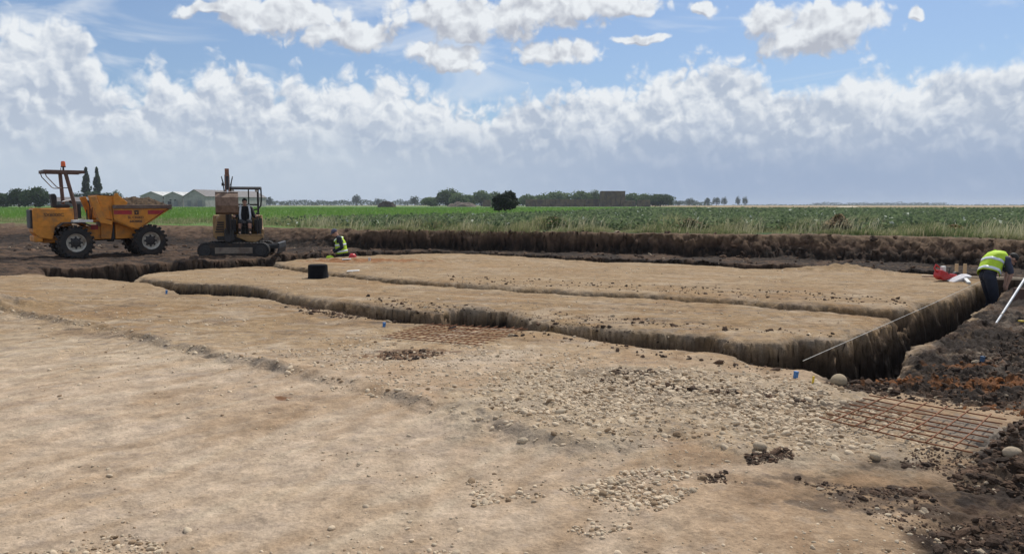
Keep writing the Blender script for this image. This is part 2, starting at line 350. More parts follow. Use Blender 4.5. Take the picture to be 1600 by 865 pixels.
# the foot and the crest of the bank that rises to the field
_bb = np.array([tuple(px(x, y, -0.1))[:2] for x, y in [(-500, 383), (-300, 383), (0, 384), (300, 387), (480, 391), (600, 393), (800, 397), (1000, 403), (1240, 411), (1400, 417), (1600, 429), (1900, 452), (2400, 490)]])
Z_FIELD = 0.7
_bt = np.array([tuple(px(x, y, Z_FIELD))[:2] for x, y in [(-500, 346), (-300, 346), (0, 348), (300, 352), (480, 356.5), (640, 360), (860, 362.5), (1000, 364), (1240, 366), (1400, 368.5), (1600, 375), (1900, 386), (2400, 405)]])
def bank_lines(X, Y):
    q = np.where(Y > 0.3, X / np.maximum(Y, 0.3), np.sign(X) * 9)
    return np.interp(q, _bb[:, 0] / _bb[:, 1], _bb[:, 1]), np.interp(q, _bt[:, 0] / _bt[:, 1], _bt[:, 1])

TAN = np.array((0.355, 0.250, 0.142)); PALE = np.array((0.45, 0.355, 0.250)); OCHRE = np.array((0.33, 0.205, 0.10)); GREYB = np.array((0.29, 0.235, 0.18))
PEAT = np.array((0.032, 0.023, 0.0175)); LOAM = np.array((0.068, 0.042, 0.027)); RUST = np.array((0.20, 0.080, 0.028)); CLAY = np.array((0.125, 0.083, 0.050)); MUD = np.array((0.19, 0.16, 0.13))
def col3(c, n): return np.broadcast_to(c, (n, 3)).copy()
def mixc(A, B, t): return A * (1 - t[:, None]) + B * t[:, None]

def terrain(X, Y, colour=True):
    n = len(X)
    n1 = fbm(X, Y, 3.0, 4, 1); n2 = fbm(X, Y, 0.8, 4, 9); n3 = fbm(X, Y, 0.22, 3, 21); n4 = fbm(X, Y, 0.07, 2, 33); n5 = fbm(X, Y, 1.6, 3, 44)
    near = sstep(45, 30, Y)
    db, dt = bank_lines(X, Y)
    # ---- zones
    sd_dark = sdf(X, Y, DARK) + 0.25 * n2 + 0.10 * n3
    dark = sstep(0.12, -0.12, sd_dark)
    sd_step = seg_dist(X, Y, STEP)
    sx = np.interp(X / np.maximum(Y, 0.3), STEP[:, 0] / STEP[:, 1], STEP[:, 1])
    below = sstep(0.22, -0.16, Y - sx + 0.25 * n2 + 0.10 * n3) * (X < 2.2) * sstep(1.3, 0.2, X)
    stony = sstep(0.35, -0.35, sdf(X, Y, STONY) + 0.7 * n2 + 0.35 * n3)
    spread = np.zeros(n)
    for P in SPREAD: spread = np.maximum(spread, sstep(0.22, -0.12, sdf(X, Y, P) + 0.40 * n2 + 0.25 * n3))
    # ---- heights of the flat parts
    fg = sstep(13, 9, Y)
    z = (0.015 + 0.02 * fg) * n1 + 0.014 * n2 * (1 + 0.6 * stony) + 0.009 * n3 + 0.0055 * n4 + 0.0035 * fbm(X, Y, 0.032, 2, 57) * sstep(9, 6, Y)
    z += stony * (0.03 * np.abs(n3) + 0.012 * n4 + 0.03)
    z -= 0.065 * below
    z += 0.05 * np.exp(-((sd_step - 0.05) / 0.16) ** 2) * (0.1 + 1.4 * np.abs(n2)) * (X < 0.6)
    zd = -0.04 + 0.10 * n5 + 0.07 * np.abs(n2) + 0.05 * np.abs(n3) + 0.022 * n4
    right = sstep(2.5, 4.0, X) * sstep(20, 14, Y)
    zd = zd + right * (0.015 + 0.06 * np.abs(n3) + 0.03 * n4)
    back = sstep(15, 18, Y)
    zd = zd + 0.015 * back
    z = lerp(z, zd, dark)
    # wheel ruts on the dark soil at the back left
    rut = sstep(-2, -5, X) * sstep(19, 21, Y) * sstep(36, 31, Y)
    z += rut * 0.07 * (perlin(X * 0.18 + 0.2 * n1, (Y + 0.22 * X) * 1.5, 71) + 0.6 * perlin(X * 0.3, (Y + 0.18 * X) * 3.1, 73))
    # a low heap at the left, another on the pad, a heap of soil at the right
    for (hx, hy, ax, ay, h) in ((0, 478, 0.9, 0.45, 0.17), (1290, 421, 1.3, 0.4, 0.09), (1370, 422, 1.0, 0.4, 0.07), (585, 402, 2.2, 0.6, 0.0), (640, 407, 3.0, 1.0, 0.06)):
        p = px(hx, hy); z += h * np.exp(-(((X - p.x) / ax) ** 2 + ((Y - p.y) / ay) ** 2)) * (1 + 0.7 * n2 + 0.5 * n3)
    hp = gpoly([(1600, 655), (1570, 680), (1540, 720), (1480, 752), (1500, 760), (1560, 765), (1660, 770), (1700, 700)])
    heap = sstep(0.10, -0.35, sdf(X, Y, hp) + 0.15 * n2)
    z += heap * (0.16 + 0.10 * np.abs(n3) + 0.09 * n2)
    # ---- trenches
    sF = sdf(X, Y, T_FRONT); sO = np.minimum(np.minimum(sdf(X, Y, T_SIDE), sdf(X, Y, T_LEFT)), np.minimum(sdf(X, Y, T_BACK), sdf(X, Y, MESH_HOLLOW))); sT = np.minimum(sF, sO)
    pq = 800 + F * X / np.maximum(Y, 0.3)
    sM = sdf(X, Y, T_MID)
    jag = 0.13 * n2 + 0.05 * n3 * (0.3 + 1.5 * np.abs(n2)) + 0.014 * n4
    lip = sstep(0.16, -0.03, sT + jag) * 0.05
    cut = sstep(0.03, -0.15, sT + jag)
    lipm = sstep(0.16, -0.05, sM + jag) * 0.05
    cutm = sstep(0.04, -0.22, sM + jag)
    dm = np.interp(pq, [190, 265, 280, 400, 430, 580, 592, 640, 655, 688, 698, 790, 800, 850, 1000, 1150, 1250], [1, 1, 1, 1, .42, .42, .95, .95, .5, .5, 1, 1, .55, .5, .55, .75, 1])
    depth = (-0.80 + 0.06 * n2) * np.where(sO < 0.02, 1.0, dm)
    zt = z - lip * (1 - 0.5 * dark) - lipm
    zt = lerp(zt, np.minimum(zt, -0.42 + 0.04 * n2), cutm)
    zt = lerp(zt, depth, cut)
    # ---- bank and field
    bn = 0.35 * n1 + 0.22 * n2 + 0.16 * n3 + 0.06 * n4
    gully = 0.10 * fbm(X * 1.0, Y * 0.25, 0.55, 4, 81, 0.6)
    steep = sstep(-9, -4, X)
    t = (Y - db + (0.35 + 0.3 * steep) * bn + gully * steep) / np.maximum(dt - db, 0.6)
    tb = np.clip(t, 0, 1); tb = lerp(tb * tb * (3 - 2 * tb), 0.06 * sstep(0.0, 0.2, tb) + 0.94 * np.clip((tb - 0.14) / 0.36, 0, 1) ** 0.85, steep)
    crest = 1 - sstep(0.9, 1.25, t)
    zb = Z_FIELD + 0.05 * n1 + 0.03 * n2
    z = lerp(zt, zb + 0.05 * n3 * crest, tb) + tb * (1 - tb) * (0.12 * n2 + 0.10 * n3 + 0.05 * n4)
    far = sstep(70, 200, Y)
    z = np.where(Y > 60, lerp(z, Z_FIELD + 0.0 * z, far), z)
    if not colour: return z
    # ---- colours of the materials, plus shade painted into cut faces and bank
    C = col3(TAN, n)
    b1 = fbm(X, Y, 2.2, 5, 101, 0.6); b2 = fbm(X, Y, 0.9, 5, 111, 0.6); b3 = fbm(X, Y, 0.16, 4, 121, 0.7); st = fbm(X * 0.35, Y * 1.6, 0.5, 4, 131, 0.6)
    C = mixc(C, OCHRE, sstep(0.05, 0.5, b1) * 0.55)
    C = mixc(C, PALE, sstep(-0.05, -0.5, b2 + 0.5 * b1) * 0.8)
    C = mixc(C, PALE, below * (0.40 + 0.45 * sstep(0.0, 0.4, b2)))
    C = mixc(C, PALE * 1.12, sstep(0.25, 0.6, b3 + 0.5 * b2) * 0.6 * sstep(16, 8, Y))
    C = mixc(C, GREYB, sstep(0.1, 0.55, st + 0.4 * b3) * 0.7)
    C = mixc(C, GREYB * 0.85, sstep(0.45, 0.8, b3 + 0.5 * st) * 0.45)
    PINK = np.array((0.45, 0.33, 0.235)); C = mixc(C, PINK, sstep(11, 7, Y) * (1 - stony) * 0.55)
    C = mixc(C, C * np.array((0.84, 0.79, 0.72)), sstep(0.05, 0.5, fbm(X, Y, 1.5, 4, 161, 0.55)) * 0.65)
    trk = fbm((X * 0.62 + Y * 0.78) * 0.16, X * 0.78 - Y * 0.62, 0.42, 3, 181, 0.6) ; trk2 = fbm(X * 0.97 - Y * 0.24, (X * 0.24 + Y * 0.97) * 0.14, 0.35, 3, 191, 0.6)
    C = mixc(C, C * np.array((0.80, 0.74, 0.66)), sstep(0.08, 0.45, trk) * 0.6 * (1 - stony)); C = mixc(C, PALE * 1.1, sstep(0.12, 0.5, -trk) * 0.5 * below); C = mixc(C, C * np.array((0.86, 0.80, 0.73)), sstep(0.1, 0.5, trk2) * 0.5)
    C = mixc(C, C * np.array((0.80, 0.74, 0.66)), sstep(0.2, 2.0, X) * sstep(12, 8, Y) * 0.75); C = mixc(C, C * np.array((0.90, 0.86, 0.80)), sstep(9.5, 11.5, Y) * 0.8)
    pad = sstep(9.0, 10.5, Y) * (1 - dark); st2 = fbm((X * 0.92 - Y * 0.39) * 0.22, X * 0.39 + Y * 0.92, 0.55, 4, 221, 0.65); C = mixc(C, CLAY * 1.7, sstep(0.18, 0.55, st2 + 0.25 * b3) * 0.55 * pad); C = mixc(C, PALE, sstep(0.2, 0.55, -st2) * 0.45 * pad); C = mixc(C, PEAT * 2.5, sstep(0.52, 0.72, fbm(X, Y, 0.25, 4, 231, 0.7) + 0.4 * st2) * 0.6 * pad)
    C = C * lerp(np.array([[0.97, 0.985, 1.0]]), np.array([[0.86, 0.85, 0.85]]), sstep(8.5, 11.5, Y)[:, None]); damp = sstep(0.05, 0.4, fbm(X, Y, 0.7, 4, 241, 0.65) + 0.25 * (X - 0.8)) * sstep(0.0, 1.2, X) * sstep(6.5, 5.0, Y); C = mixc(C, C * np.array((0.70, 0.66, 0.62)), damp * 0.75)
    C = C * (1 + (0.20 * fbm(X, Y, 0.05, 2, 171) + 0.16 * n3) * (1 - np.maximum(cut, cutm)))[:, None]
    C = mixc(C, TAN * 0.93, sstep(12, 17, Y) * 0.35 * (1 - dark))
    C = mixc(C, PALE * 0.97, stony * (0.45 + 0.4 * sstep(0, 0.4, b3)))
    C = mixc(C, GREYB, stony * sstep(0.0, -0.35, b3) * 0.6)
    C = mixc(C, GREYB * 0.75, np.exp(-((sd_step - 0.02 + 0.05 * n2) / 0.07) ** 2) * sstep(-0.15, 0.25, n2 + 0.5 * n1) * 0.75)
    # rusty scraps and patches of dark crumbs
    for (qx, qy, ax, ay, c_, a_) in ((615, 555, .42, .16, RUST * .45, .85), (660, 548, .5, .12, RUST * .45, .7), (560, 409, 2.0, .35, RUST * 1.2, .8), (640, 441, 1.3, .4, OCHRE * .8, .9), (440, 612, .1, .05, RUST * .8, .8), (1060, 407, 1.2, .4, OCHRE * .9, .6),
                                     (985, 590, .5, .2, PEAT * 2, .5), (1100, 622, 1.0, .10, PEAT * 1.6, .75), (1200, 640, .8, .10, PEAT * 1.6, .7), (1195, 722, .22, .09, PEAT, .9), (1120, 750, .06, .05, PEAT, .9), (1330, 640, .6, .18, PEAT * 2.2, .6), (640, 414, 3.0, .5, OCHRE, .4),
                                     (1400, 775, .35, .12, PEAT * 1.5, .8), (1330, 790, .3, .12, PEAT * 2, .6), (1480, 800, .3, .1, PEAT * 1.5, .8), (1240, 755, .3, .1, PEAT * 2, .6), (1420, 735, .35, .10, PEAT * 1.6, .7), (60, 400, 6, .5, CLAY, .5), (340, 552, .25, .05, PEAT, .6)):
        p = px(qx, qy); e = ((X - p.x) / ax) ** 2 + ((Y - p.y) / ay) ** 2
        C = mixc(C, c_, a_ * sstep(1.5, 0.3, e - 1.8 * b3 - 1.2 * b2))
    # dark topsoil
    Dk = col3(PEAT, n); Dk = mixc(Dk, LOAM * 1.25, sstep(-0.1, 0.5, b2 + 0.6 * b1)); Dk = mixc(Dk, CLAY, sstep(0.25, 0.7, st + b3) * 0.65)
    Dk = mixc(Dk, MUD, right * sstep(0.2, 0.6, b2 + 0.7 * b3) * 0.45)
    Dk = mixc(Dk, LOAM * 1.7, rut * sstep(-0.1, 0.4, st) * 0.75)
    for (qx, qy, ax, ay, a_) in ((1500, 600, .75, .13, .75), (1590, 605, .5, .12, .55), (1490, 575, .35, .1, .6)):
        p = px(qx, qy); e = ((X - p.x) / ax) ** 2 + ((Y - p.y) / ay) ** 2; Dk = mixc(Dk, RUST, a_ * sstep(1.5, 0.2, e - 2.4 * b3 - 1.2 * b2))
    C = mixc(C, Dk, dark)
    p = px(1560, 690); C = mixc(C, MUD * 1.05, sstep(1.4, 0.4, ((X - p.x) / .34) ** 2 + ((Y - p.y) / .75) ** 2 - b3) * 0.85)
    C = mixc(C, LOAM * 1.15, heap * 0.85)
    # cut faces: tan fill over brown soil, trench shade painted darker with depth
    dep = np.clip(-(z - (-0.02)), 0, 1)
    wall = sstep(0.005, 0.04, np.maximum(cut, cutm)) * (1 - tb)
    lay_shade = mixc(col3(CLAY * 1.3, n), CLAY * 0.62, sstep(0.12, 0.34, dep + 0.05 * n2 + 0.012 * n3)); lay_shade = mixc(lay_shade, PEAT * 0.9, sstep(0.22, 0.50, dep + 0.07 * n2 + 0.012 * n3))
    lay_shade = mixc(lay_shade, PEAT * 0.8, sstep(0.3, -0.1, sd_dark) * 0.85 * (sO < sF))  # trench walls within the dark soil: deeper shade painted in
    hol_shade = np.maximum(sstep(0.12, -0.02, sdf(X, Y, MESH_HOLLOW)), (sO >= sF) * np.interp(pq, [262, 272, 408, 420, 588, 594, 636, 646], [0, 1, 1, 0, 0, 1, 1, 0])); lay_shade = mixc(lay_shade, PEAT * 0.8, hol_shade * sstep(0.10, 0.20, dep + 0.03 * n2))  # dark inside of the hollow and front openings painted as near-black shade
    C = mixc(C, lay_shade, sstep(0.05, 0.16, dep) * wall)
    C = mixc(C, GREYB * 0.72, np.maximum(lip / 0.05, lipm / 0.05) * (1 - wall) * (1 - dark) * 0.55)
    C = C * (1 + 0.45 * fbm(X + 2.7 * z, Y - 1.9 * z, 0.13, 3, 201) * wall)[:, None]
    # bank: brown crest, shade painted into its lower face
    Bk = mixc(col3(LOAM * 1.35, n), PEAT * 0.7, sstep(0.62, 0.30, tb + 0.25 * n1 + 0.2 * n2 + 0.15 * n3)); Bk = mixc(Bk, CLAY * 1.2, sstep(0.62, 0.95, tb + 0.4 * n3 + 0.3 * n2) * 0.75); Bk = mixc(Bk, LOAM * 1.7, sstep(0.2, 0.6, n3 + n4) * 0.5)
    Bk = Bk * (1 + 0.55 * fbm(X + 2.7 * z, Y - 1.9 * z, 0.5, 4, 211, 0.6))[:, None]
    onb = sstep(0.0, 0.12, t); C = mixc(C, Bk, onb)
    # fields
    grassy = sstep(0.98, 1.10, t + 0.15 * n2)
    G = col3(np.array((0.105, 0.19, 0.045)), n); G = mixc(G, np.array((0.15, 0.19, 0.07)), sstep(-0.1, 0.4, fbm(X, Y, 9, 4, 151)) * 0.8)
    crop_line = np.interp(X, [-30, -8, 0, 25, 120], [34, 45, 60, 150, 420])
    G = mixc(G, np.array((0.045, 0.085, 0.032)), sstep(6, -6, Y - crop_line) * sstep(-12, 0, X))
    far_tan = sstep(-0.02, 0.02, X / np.maximum(Y, 1) - np.interp(Y, [150, 260, 420, 900, 3000], [0.9, 0.30, 0.165, 0.12, 0.08])) * sstep(200, 280, Y)
    G = mixc(G, np.array((0.27, 0.20, 0.105)), far_tan)
    strip = sstep(600, 700, Y) * (1 - far_tan); G = mixc(G, np.array((0.26, 0.22, 0.10)), strip * 0.8)
    p = px(1318, 323, Z_FIELD)
    C = mixc(C, G, grassy)
    return z, np.clip(C, 0.01, 0.8)

def build_ground():
    fine = np.radians(np.concatenate([np.arange(-46, -39, 0.25), np.arange(-39, 39, 0.086), np.arange(39, 46.01, 0.25)])); coarse_r = np.radians(np.arange(48, 180, 3.5)); 
    ang = np.concatenate([-coarse_r[::-1], fine, coarse_r])
    rows = [0.25, 0.6, 1.0, 1.4, 1.8, 2.1]
    d = 2.35
    while d < 47: rows.append(d); d *= 1.0027 if d < 18 else 1.0019
    while d < 3600: rows.append(d); d *= 1.045
    rows = np.array(rows); na, nr = len(ang), len(rows)
    A, D = np.meshgrid(ang, rows)
    X = (np.sin(A) * D).ravel(); Y = (np.cos(A) * D).ravel()
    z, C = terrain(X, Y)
    # crumbly faces: on the cut walls and the bank the surface also shifts sideways
    zz = z.reshape(nr, na); gy = np.abs(np.gradient(zz, axis=0)) / np.gradient(rows)[:, None]; gx = np.abs(np.gradient(zz, axis=1)) / (rows[:, None] * np.gradient(ang)[None, :]); wf = (sstep(0.7, 2.0, np.hypot(gx, gy)) * (D < 45) * (D > 2.5)).ravel()
    sc = 0.14 + 0.26 * sstep(17, 24, Y); a = fbm(X + 3.1 * z, Y - 2.3 * z, sc, 3, 251); b = fbm(X - 2.9 * z, Y + 3.3 * z, sc, 3, 261); X = X + 0.35 * sc * wf * a; Y = Y + 0.50 * sc * wf * b; z = z + 0.20 * sc * wf * fbm(X - 1.9 * z, Y - 2.1 * z, sc, 2, 271)
    V = np.stack([X, Y, z], 1); V = np.vstack([V, [[0, 0, z[:na].mean()]]]); C = np.vstack([C, C[:1]])
    i = np.arange(nr - 1)[:, None] * na; j = np.arange(na)[None, :]; j2 = (j + 1) % na
    q = np.stack([(i + j), (i + j2), (i + na + j2), (i + na + j)], -1).reshape(-1, 4)[:, ::-1]
    tri = np.stack([np.arange(na), np.full(na, len(V) - 1), (np.arange(na) + 1) % na], 1)[:, ::-1]
    flat = np.concatenate([q.ravel(), tri.ravel()]); tot = np.concatenate([np.full(len(q), 4), np.full(len(tri), 3)]).astype(np.int32)
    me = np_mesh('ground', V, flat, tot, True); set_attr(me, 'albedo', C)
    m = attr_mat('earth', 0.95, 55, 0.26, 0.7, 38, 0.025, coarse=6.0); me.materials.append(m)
    o = bpy.data.objects.new('ground', me); col.objects.link(o); tag(o, kind='structure')
    o['label'] = 'worked earth of the building plot with trenches and the fields beyond'
    return o
ground = build_ground()
def gz(x, y): return float(terrain(np.array([x], float), np.array([y], float), False)[0])
def on_ground(xp, yp, z0=0.0, dz=0.0):
    p = px(xp, yp, z0)
    for _ in range(3): p = px(xp, yp, gz(p.x, p.y))
    p.z = gz(p.x, p.y) + dz; return p
# ---------------------------------------------------------------- loose stones and clods
def ico(sub):
    import bmesh
    bm = bmesh.new(); bmesh.ops.create_icosphere(bm, subdivisions=sub, radius=1); bm.verts.ensure_lookup_table()
    v = np.array([q.co[:] for q in bm.verts]); f = np.array([[q.index for q in g.verts] for g in bm.faces]); bm.free(); return v, f
def rot_z(a):
    c, s = np.cos(a), np.sin(a); z = np.zeros_like(a); o = z + 1
    return np.stack([np.stack([c, -s, z], -1), np.stack([s, c, z], -1), np.stack([z, z, o], -1)], 1)
def scatter_stones(name, X, Y, S, colours, sub=1, flat=0.7, rough=0.28, sink=0.3, material=None, label=None, zoff=0.0, smooth=True):
    """one mesh of many uneven stones; every stone has its own outline, turn and tint"""
    v, f = ico(sub); nv = len(v); n = len(X); Z = terrain(X, Y, False)
    kinds = []
    for k in range(14):
        r = np.random.default_rng(100 + k); d = np.zeros(nv)
        for _ in range(7):
            a = r.normal(size=3); a /= np.linalg.norm(a); d += r.uniform(-1, 1) * np.clip(v @ a, 0, 1) ** 2
        w = v * (1 + rough * d[:, None] * 0.8 + r.normal(0, rough * 0.16, (nv, 1)))
        kinds.append(w * np.array((1.0, r.uniform(0.65, 0.95), flat * r.uniform(0.75, 1.15))))
    K = np.array(kinds)[RNG.integers(0, 14, n)] * S[:, None, None]
    tilt = RNG.uniform(-0.35, 0.35, (n, 2)); K[:, :, 2] += K[:, :, 0] * tilt[:, :1] + K[:, :, 1] * tilt[:, 1:]
    K = np.einsum('nij,nvj->nvi', rot_z(RNG.uniform(0, 6.28, n)), K)
    K += np.stack([X, Y, Z + zoff + S * flat * (1 - 2 * sink) * 0.7], 1)[:, None, :]
    F_ = (f[None] + (np.arange(n) * nv)[:, None, None]).reshape(-1, 3)
    me = np_mesh(name, K.reshape(-1, 3), F_.ravel(), np.full(len(F_), 3, dtype=np.int32), smooth)
    set_attr(me, 'albedo', np.repeat(colours, nv, 0)); me.materials.append(material)
    o = bpy.data.objects.new(name, me); col.objects.link(o); tag(o, label, None, None, 'stuff'); return o
def poly_points(P, n):
    lo, hi = P.min(0), P.max(0); out = np.zeros((0, 2))
    while len(out) < n:
        q = RNG.uniform(lo, hi, (n * 3, 2)); out = np.vstack([out, q[inside(q[:, 0], q[:, 1], P)]])
    return out[:n]
M_STONE = attr_mat('limestone', 0.92, 70, 0.18, 0.5, 60, 0.01)
M_CLOD = attr_mat('soil_lumps', 0.97, 70, 0.3, 0.7, 60, 0.015)
def pale(n): 
    t = RNG.uniform(0, 1, (n, 1)); k = RNG.uniform(0.75, 1.12, (n, 1))
    return ((1 - t) * PALE * 1.15 + t * np.array((0.44, 0.355, 0.25))) * k
def build_stones():
    # dense spread of rounded limestone, thinning outward
    p = poly_points(STONY, 30000); d = -sdf(p[:, 0], p[:, 1], STONY); den = 0.55 + 0.9 * fbm(p[:, 0], p[:, 1], 0.9, 3, 211)
    dist = np.hypot(p[:, 0], p[:, 1])
    keep = RNG.uniform(0, 1, len(p)) < np.clip(den, 0.12, 1) * np.clip(0.12 + d * 0.9, 0.05, 1) * np.clip((10.2 - dist) / 3.2, 0.30, 1)
    p = p[keep]; s = np.clip(RNG.lognormal(math.log(0.0092), 0.55, len(p)), 0.004, 0.036)
    allp, alls = [p], [s]
    for P, k, m in zip(SPREAD, (3600, 400, 700, 300), (0.0115, 0.011, 0.010, 0.010)):
        q = poly_points(P, k); w = RNG.uniform(0, 1, len(q)) < np.clip(0.45 + 1.1 * fbm(q[:, 0], q[:, 1], 0.5, 3, 221), 0.03, 1); q = q[w]
        allp.append(q); alls.append(np.clip(RNG.lognormal(math.log(m * 0.82), 0.5, len(q)), 0.004, 0.03))
    q = poly_points(gpoly([(420, 548), (560, 520), (760, 540), (1000, 560), (1250, 592), (1300, 640), (1100, 660), (880, 680), (760, 640), (600, 605), (480, 572)]), 9000); q = q[RNG.uniform(0, 1, len(q)) < np.clip(0.45 + 1.0 * fbm(q[:, 0], q[:, 1], 0.8, 3, 226), 0.05, 1)]; allp.append(q); alls.append(np.clip(RNG.lognormal(math.log(0.0085), 0.5, len(q)), 0.004, 0.026))
    # crumbs along the low step and thin chippings over the whole yard
    L = []
    for i in range(len(STEP) - 1):
        a, b = STEP[i], STEP[i + 1]; k = int(np.linalg.norm(b - a) * 46); t = RNG.uniform(0, 1, (k, 1)); L.append(a + (b - a) * t + RNG.normal(0, 0.055, (k, 2)) + np.array((0.0, 0.03)))
    q = np.vstack(L); q = q[fbm(q[:, 0], q[:, 1], 0.9, 3, 231) > -0.16]; allp.append(q); alls.append(np.clip(RNG.lognormal(math.log(0.0095), 0.6, len(q)), 0.004, 0.04))
    r = 3.0 * (22 / 3.0) ** RNG.uniform(0, 1, 22000); a = RNG.uniform(-0.62, 0.62, 22000); q = np.stack([np.sin(a) * r, np.cos(a) * r], 1)
    q = q[(fbm(q[:, 0], q[:, 1], 1.3, 3, 241) + RNG.uniform(-0.3, 0.3, len(q)) > 0.08) & (sdf(q[:, 0], q[:, 1], DARK) > 0) & (RNG.uniform(0, 1, len(q)) < np.where((q[:, 1] < 8) & (q[:, 0] < 0.5), 0.4, 1))]
    allp.append(q); alls.append(np.clip(RNG.lognormal(math.log(0.0055), 0.55, len(q)) * (1 + np.hypot(q[:, 0], q[:, 1]) / 25), 0.003, 0.026))
    # lumps on the pad edges
    p = np.vstack(allp); s = np.concatenate(alls)
    ok = terrain(p[:, 0], p[:, 1], False) > -0.16; p, s = p[ok], s[ok]
    cc = pale(len(p)) * 1.2; br = RNG.uniform(0, 1, len(p)) < 0.18; cc[br] = np.array((0.30, 0.21, 0.13)) * RNG.uniform(0.7, 1.2, (br.sum(), 1)); b_ = s > 0.0125
    scatter_stones('gravel', p[~b_, 0], p[~b_, 1], s[~b_], cc[~b_], 1, 0.70, 0.42, 0.45, M_STONE, 'pale limestone chippings lying over the yard in front of the trenches')
    scatter_stones('rubble', p[b_, 0], p[b_, 1], s[b_], cc[b_], 2, 0.66, 0.50, 0.46, M_STONE, 'coarse pale limestone rubble bedded in the yard near the side trench')
    # dark soil clods
    C, S = [], []
    hp = gpoly([(1620, 640), (1570, 680), (1540, 715), (1480, 752), (1500, 768), (1560, 770), (1660, 780), (1720, 700)])
    for P, k, m, sg in ((hp, 2400, 0.012, 0.65), (gpoly([(1475, 815), (1600, 800), (1700, 860), (1690, 950), (1500, 950), (1465, 860)]), 1500, 0.009, 0.55), (gpoly([(1420, 600), (1600, 520), (1750, 600), (1600, 650), (1340, 615), (1280, 600)]), 3800, 0.0095, 0.6),
                        (gpoly([(1160, 715), (1235, 712), (1245, 728), (1170, 730)]), 420, 0.007, 0.6), (gpoly([(1100, 742), (1135, 742), (1135, 757), (1100, 757)]), 110, 0.007, 0.6), (gpoly([(1380, 765), (1440, 768), (1440, 785), (1380, 780)]), 200, 0.006, 0.6),
                        (gpoly([(590, 550), (660, 545), (700, 552), (640, 564), (595, 562)]), 300, 0.010, 0.5), (gpoly([(960, 580), (1030, 588), (1020, 598), (960, 592)]), 150, 0.010, 0.5), (gpoly([(460, 478), (560, 492), (560, 500), (470, 490)]), 200, 0.014, 0.5), (gpoly([(1330, 590), (1420, 598), (1400, 620), (1300, 608)]), 700, 0.010, 0.6),
                        (gpoly([(1440, 700), (1530, 715), (1500, 745), (1400, 735)]), 400, 0.007, 0.5), (gpoly([(860, 500), (1150, 528), (1140, 533), (860, 509)]), 520, 0.009, 0.5), (gpoly([(860, 486), (1300, 520), (1310, 527), (860, 500)]), 260, 0.011, 0.6), (gpoly([(560, 462), (860, 490), (860, 503), (600, 478)]), 420, 0.011, 0.6), (gpoly([(700, 430), (1400, 462), (1420, 478), (700, 440)]), 420, 0.016, 0.5), (gpoly([(440, 470), (1240, 575), (1240, 590), (430, 480)]), 380, 0.011, 0.6), (gpoly([(930, 596), (1110, 612), (1290, 634), (1280, 642), (1100, 624), (940, 606)]), 700, 0.008, 0.6), (gpoly([(1230, 750), (1460, 780), (1500, 860), (1330, 800)]), 500, 0.006, 0.6)):
        q = poly_points(P, k); C.append(q); S.append(np.clip(RNG.lognormal(math.log(m * 0.9), sg, k), 0.004, 0.042))
    # clods at the foot of the bank and over the far soil
    Y = RNG.uniform(18, 34, 3200); X = Y * RNG.uniform(-0.70, 0.72, 3200); db, dt = bank_lines(X, Y); w = (Y - db > -6) & (Y - db < 1.2) & (sdf(X, Y, DARK) < -0.2); C.append(np.stack([X, Y], 1)[w]); S.append(np.clip(RNG.lognormal(math.log(0.032), 0.6, w.sum()), 0.012, 0.16))
    C = np.vstack(C); S = np.concatenate(S); t = RNG.uniform(0, 1, (len(C), 1)); c = (PEAT * 1.3 * (1 - t) + LOAM * 2.0 * t) * RNG.uniform(0.7, 1.35, (len(C), 1)); w = RNG.uniform(0, 1, len(C)) < 0.05; c[w] = PALE * 0.9
    for (qx, qy, ax, ay) in ((1500, 600, .8, .14), (1590, 605, .5, .14), (1490, 575, .4, .12), (1640, 640, .5, .3)): g = px(qx, qy); w = (((C[:, 0] - g.x) / ax) ** 2 + ((C[:, 1] - g.y) / ay) ** 2 < RNG.uniform(0.2, 1.8, len(C))) & (RNG.uniform(0, 1, len(C)) < 0.65); c[w] = RUST * RNG.uniform(0.7, 1.3, (w.sum(), 1))
    b_ = S > 0.017
    scatter_stones('soil_crumbs', C[~b_, 0], C[~b_, 1], S[~b_], c[~b_], 1, 0.68, 0.75, 0.38, M_CLOD, 'fine crumbs of dark topsoil along the trenches and bank', smooth=False)
    scatter_stones('soil_clods', C[b_, 0], C[b_, 1], S[b_], c[b_], 2, 0.62, 1.0, 0.42, M_CLOD, 'crumbled dark topsoil lying in lumps along the trenches and bank', smooth=False)
build_stones()
def boulder(xp, yp, r, c, label, seed, group='big loose stones on the rubble'):
    v, f = ico(3); rr = np.random.default_rng(seed); d = np.zeros(len(v))
    for _ in range(9):
        a = rr.normal(size=3); a /= np.linalg.norm(a); d += rr.uniform(-1, 1) * np.clip(v @ a, 0, 1) ** 2
    w = v * (1 + 0.16 * d[:, None]) * r * np.array((1.0, 0.85, 0.72)); p = on_ground(xp, yp)
    me = np_mesh('stone', w, f.ravel(), np.full(len(f), 3, dtype=np.int32), True); set_attr(me, 'albedo', np.tile(c, (len(v), 1))); me.materials.append(M_STONE)
    o = bpy.data.objects.new('stone', me); col.objects.link(o); o.location = (p.x, p.y, p.z + r * 0.38); o.rotation_euler = (0, 0, rr.uniform(0, 6)); tag(o, label, 'stone', group)
boulder(1311, 600, 0.085, np.array((0.34, 0.27, 0.18)), 'largest rounded tan stone at the near corner of the deep trench', 3)
boulder(1188, 702, 0.045, PALE * 0.85, 'rounded pale stone beside the black soil clods at the rubble edge', 4)
boulder(1367, 716, 0.042, np.array((0.42, 0.33, 0.22)), 'rounded tan stone in front of the near steel mesh', 5)
boulder(1582, 712, 0.06, PALE * 0.9, 'pale stone lying on the dark soil heap at the right edge', 8)

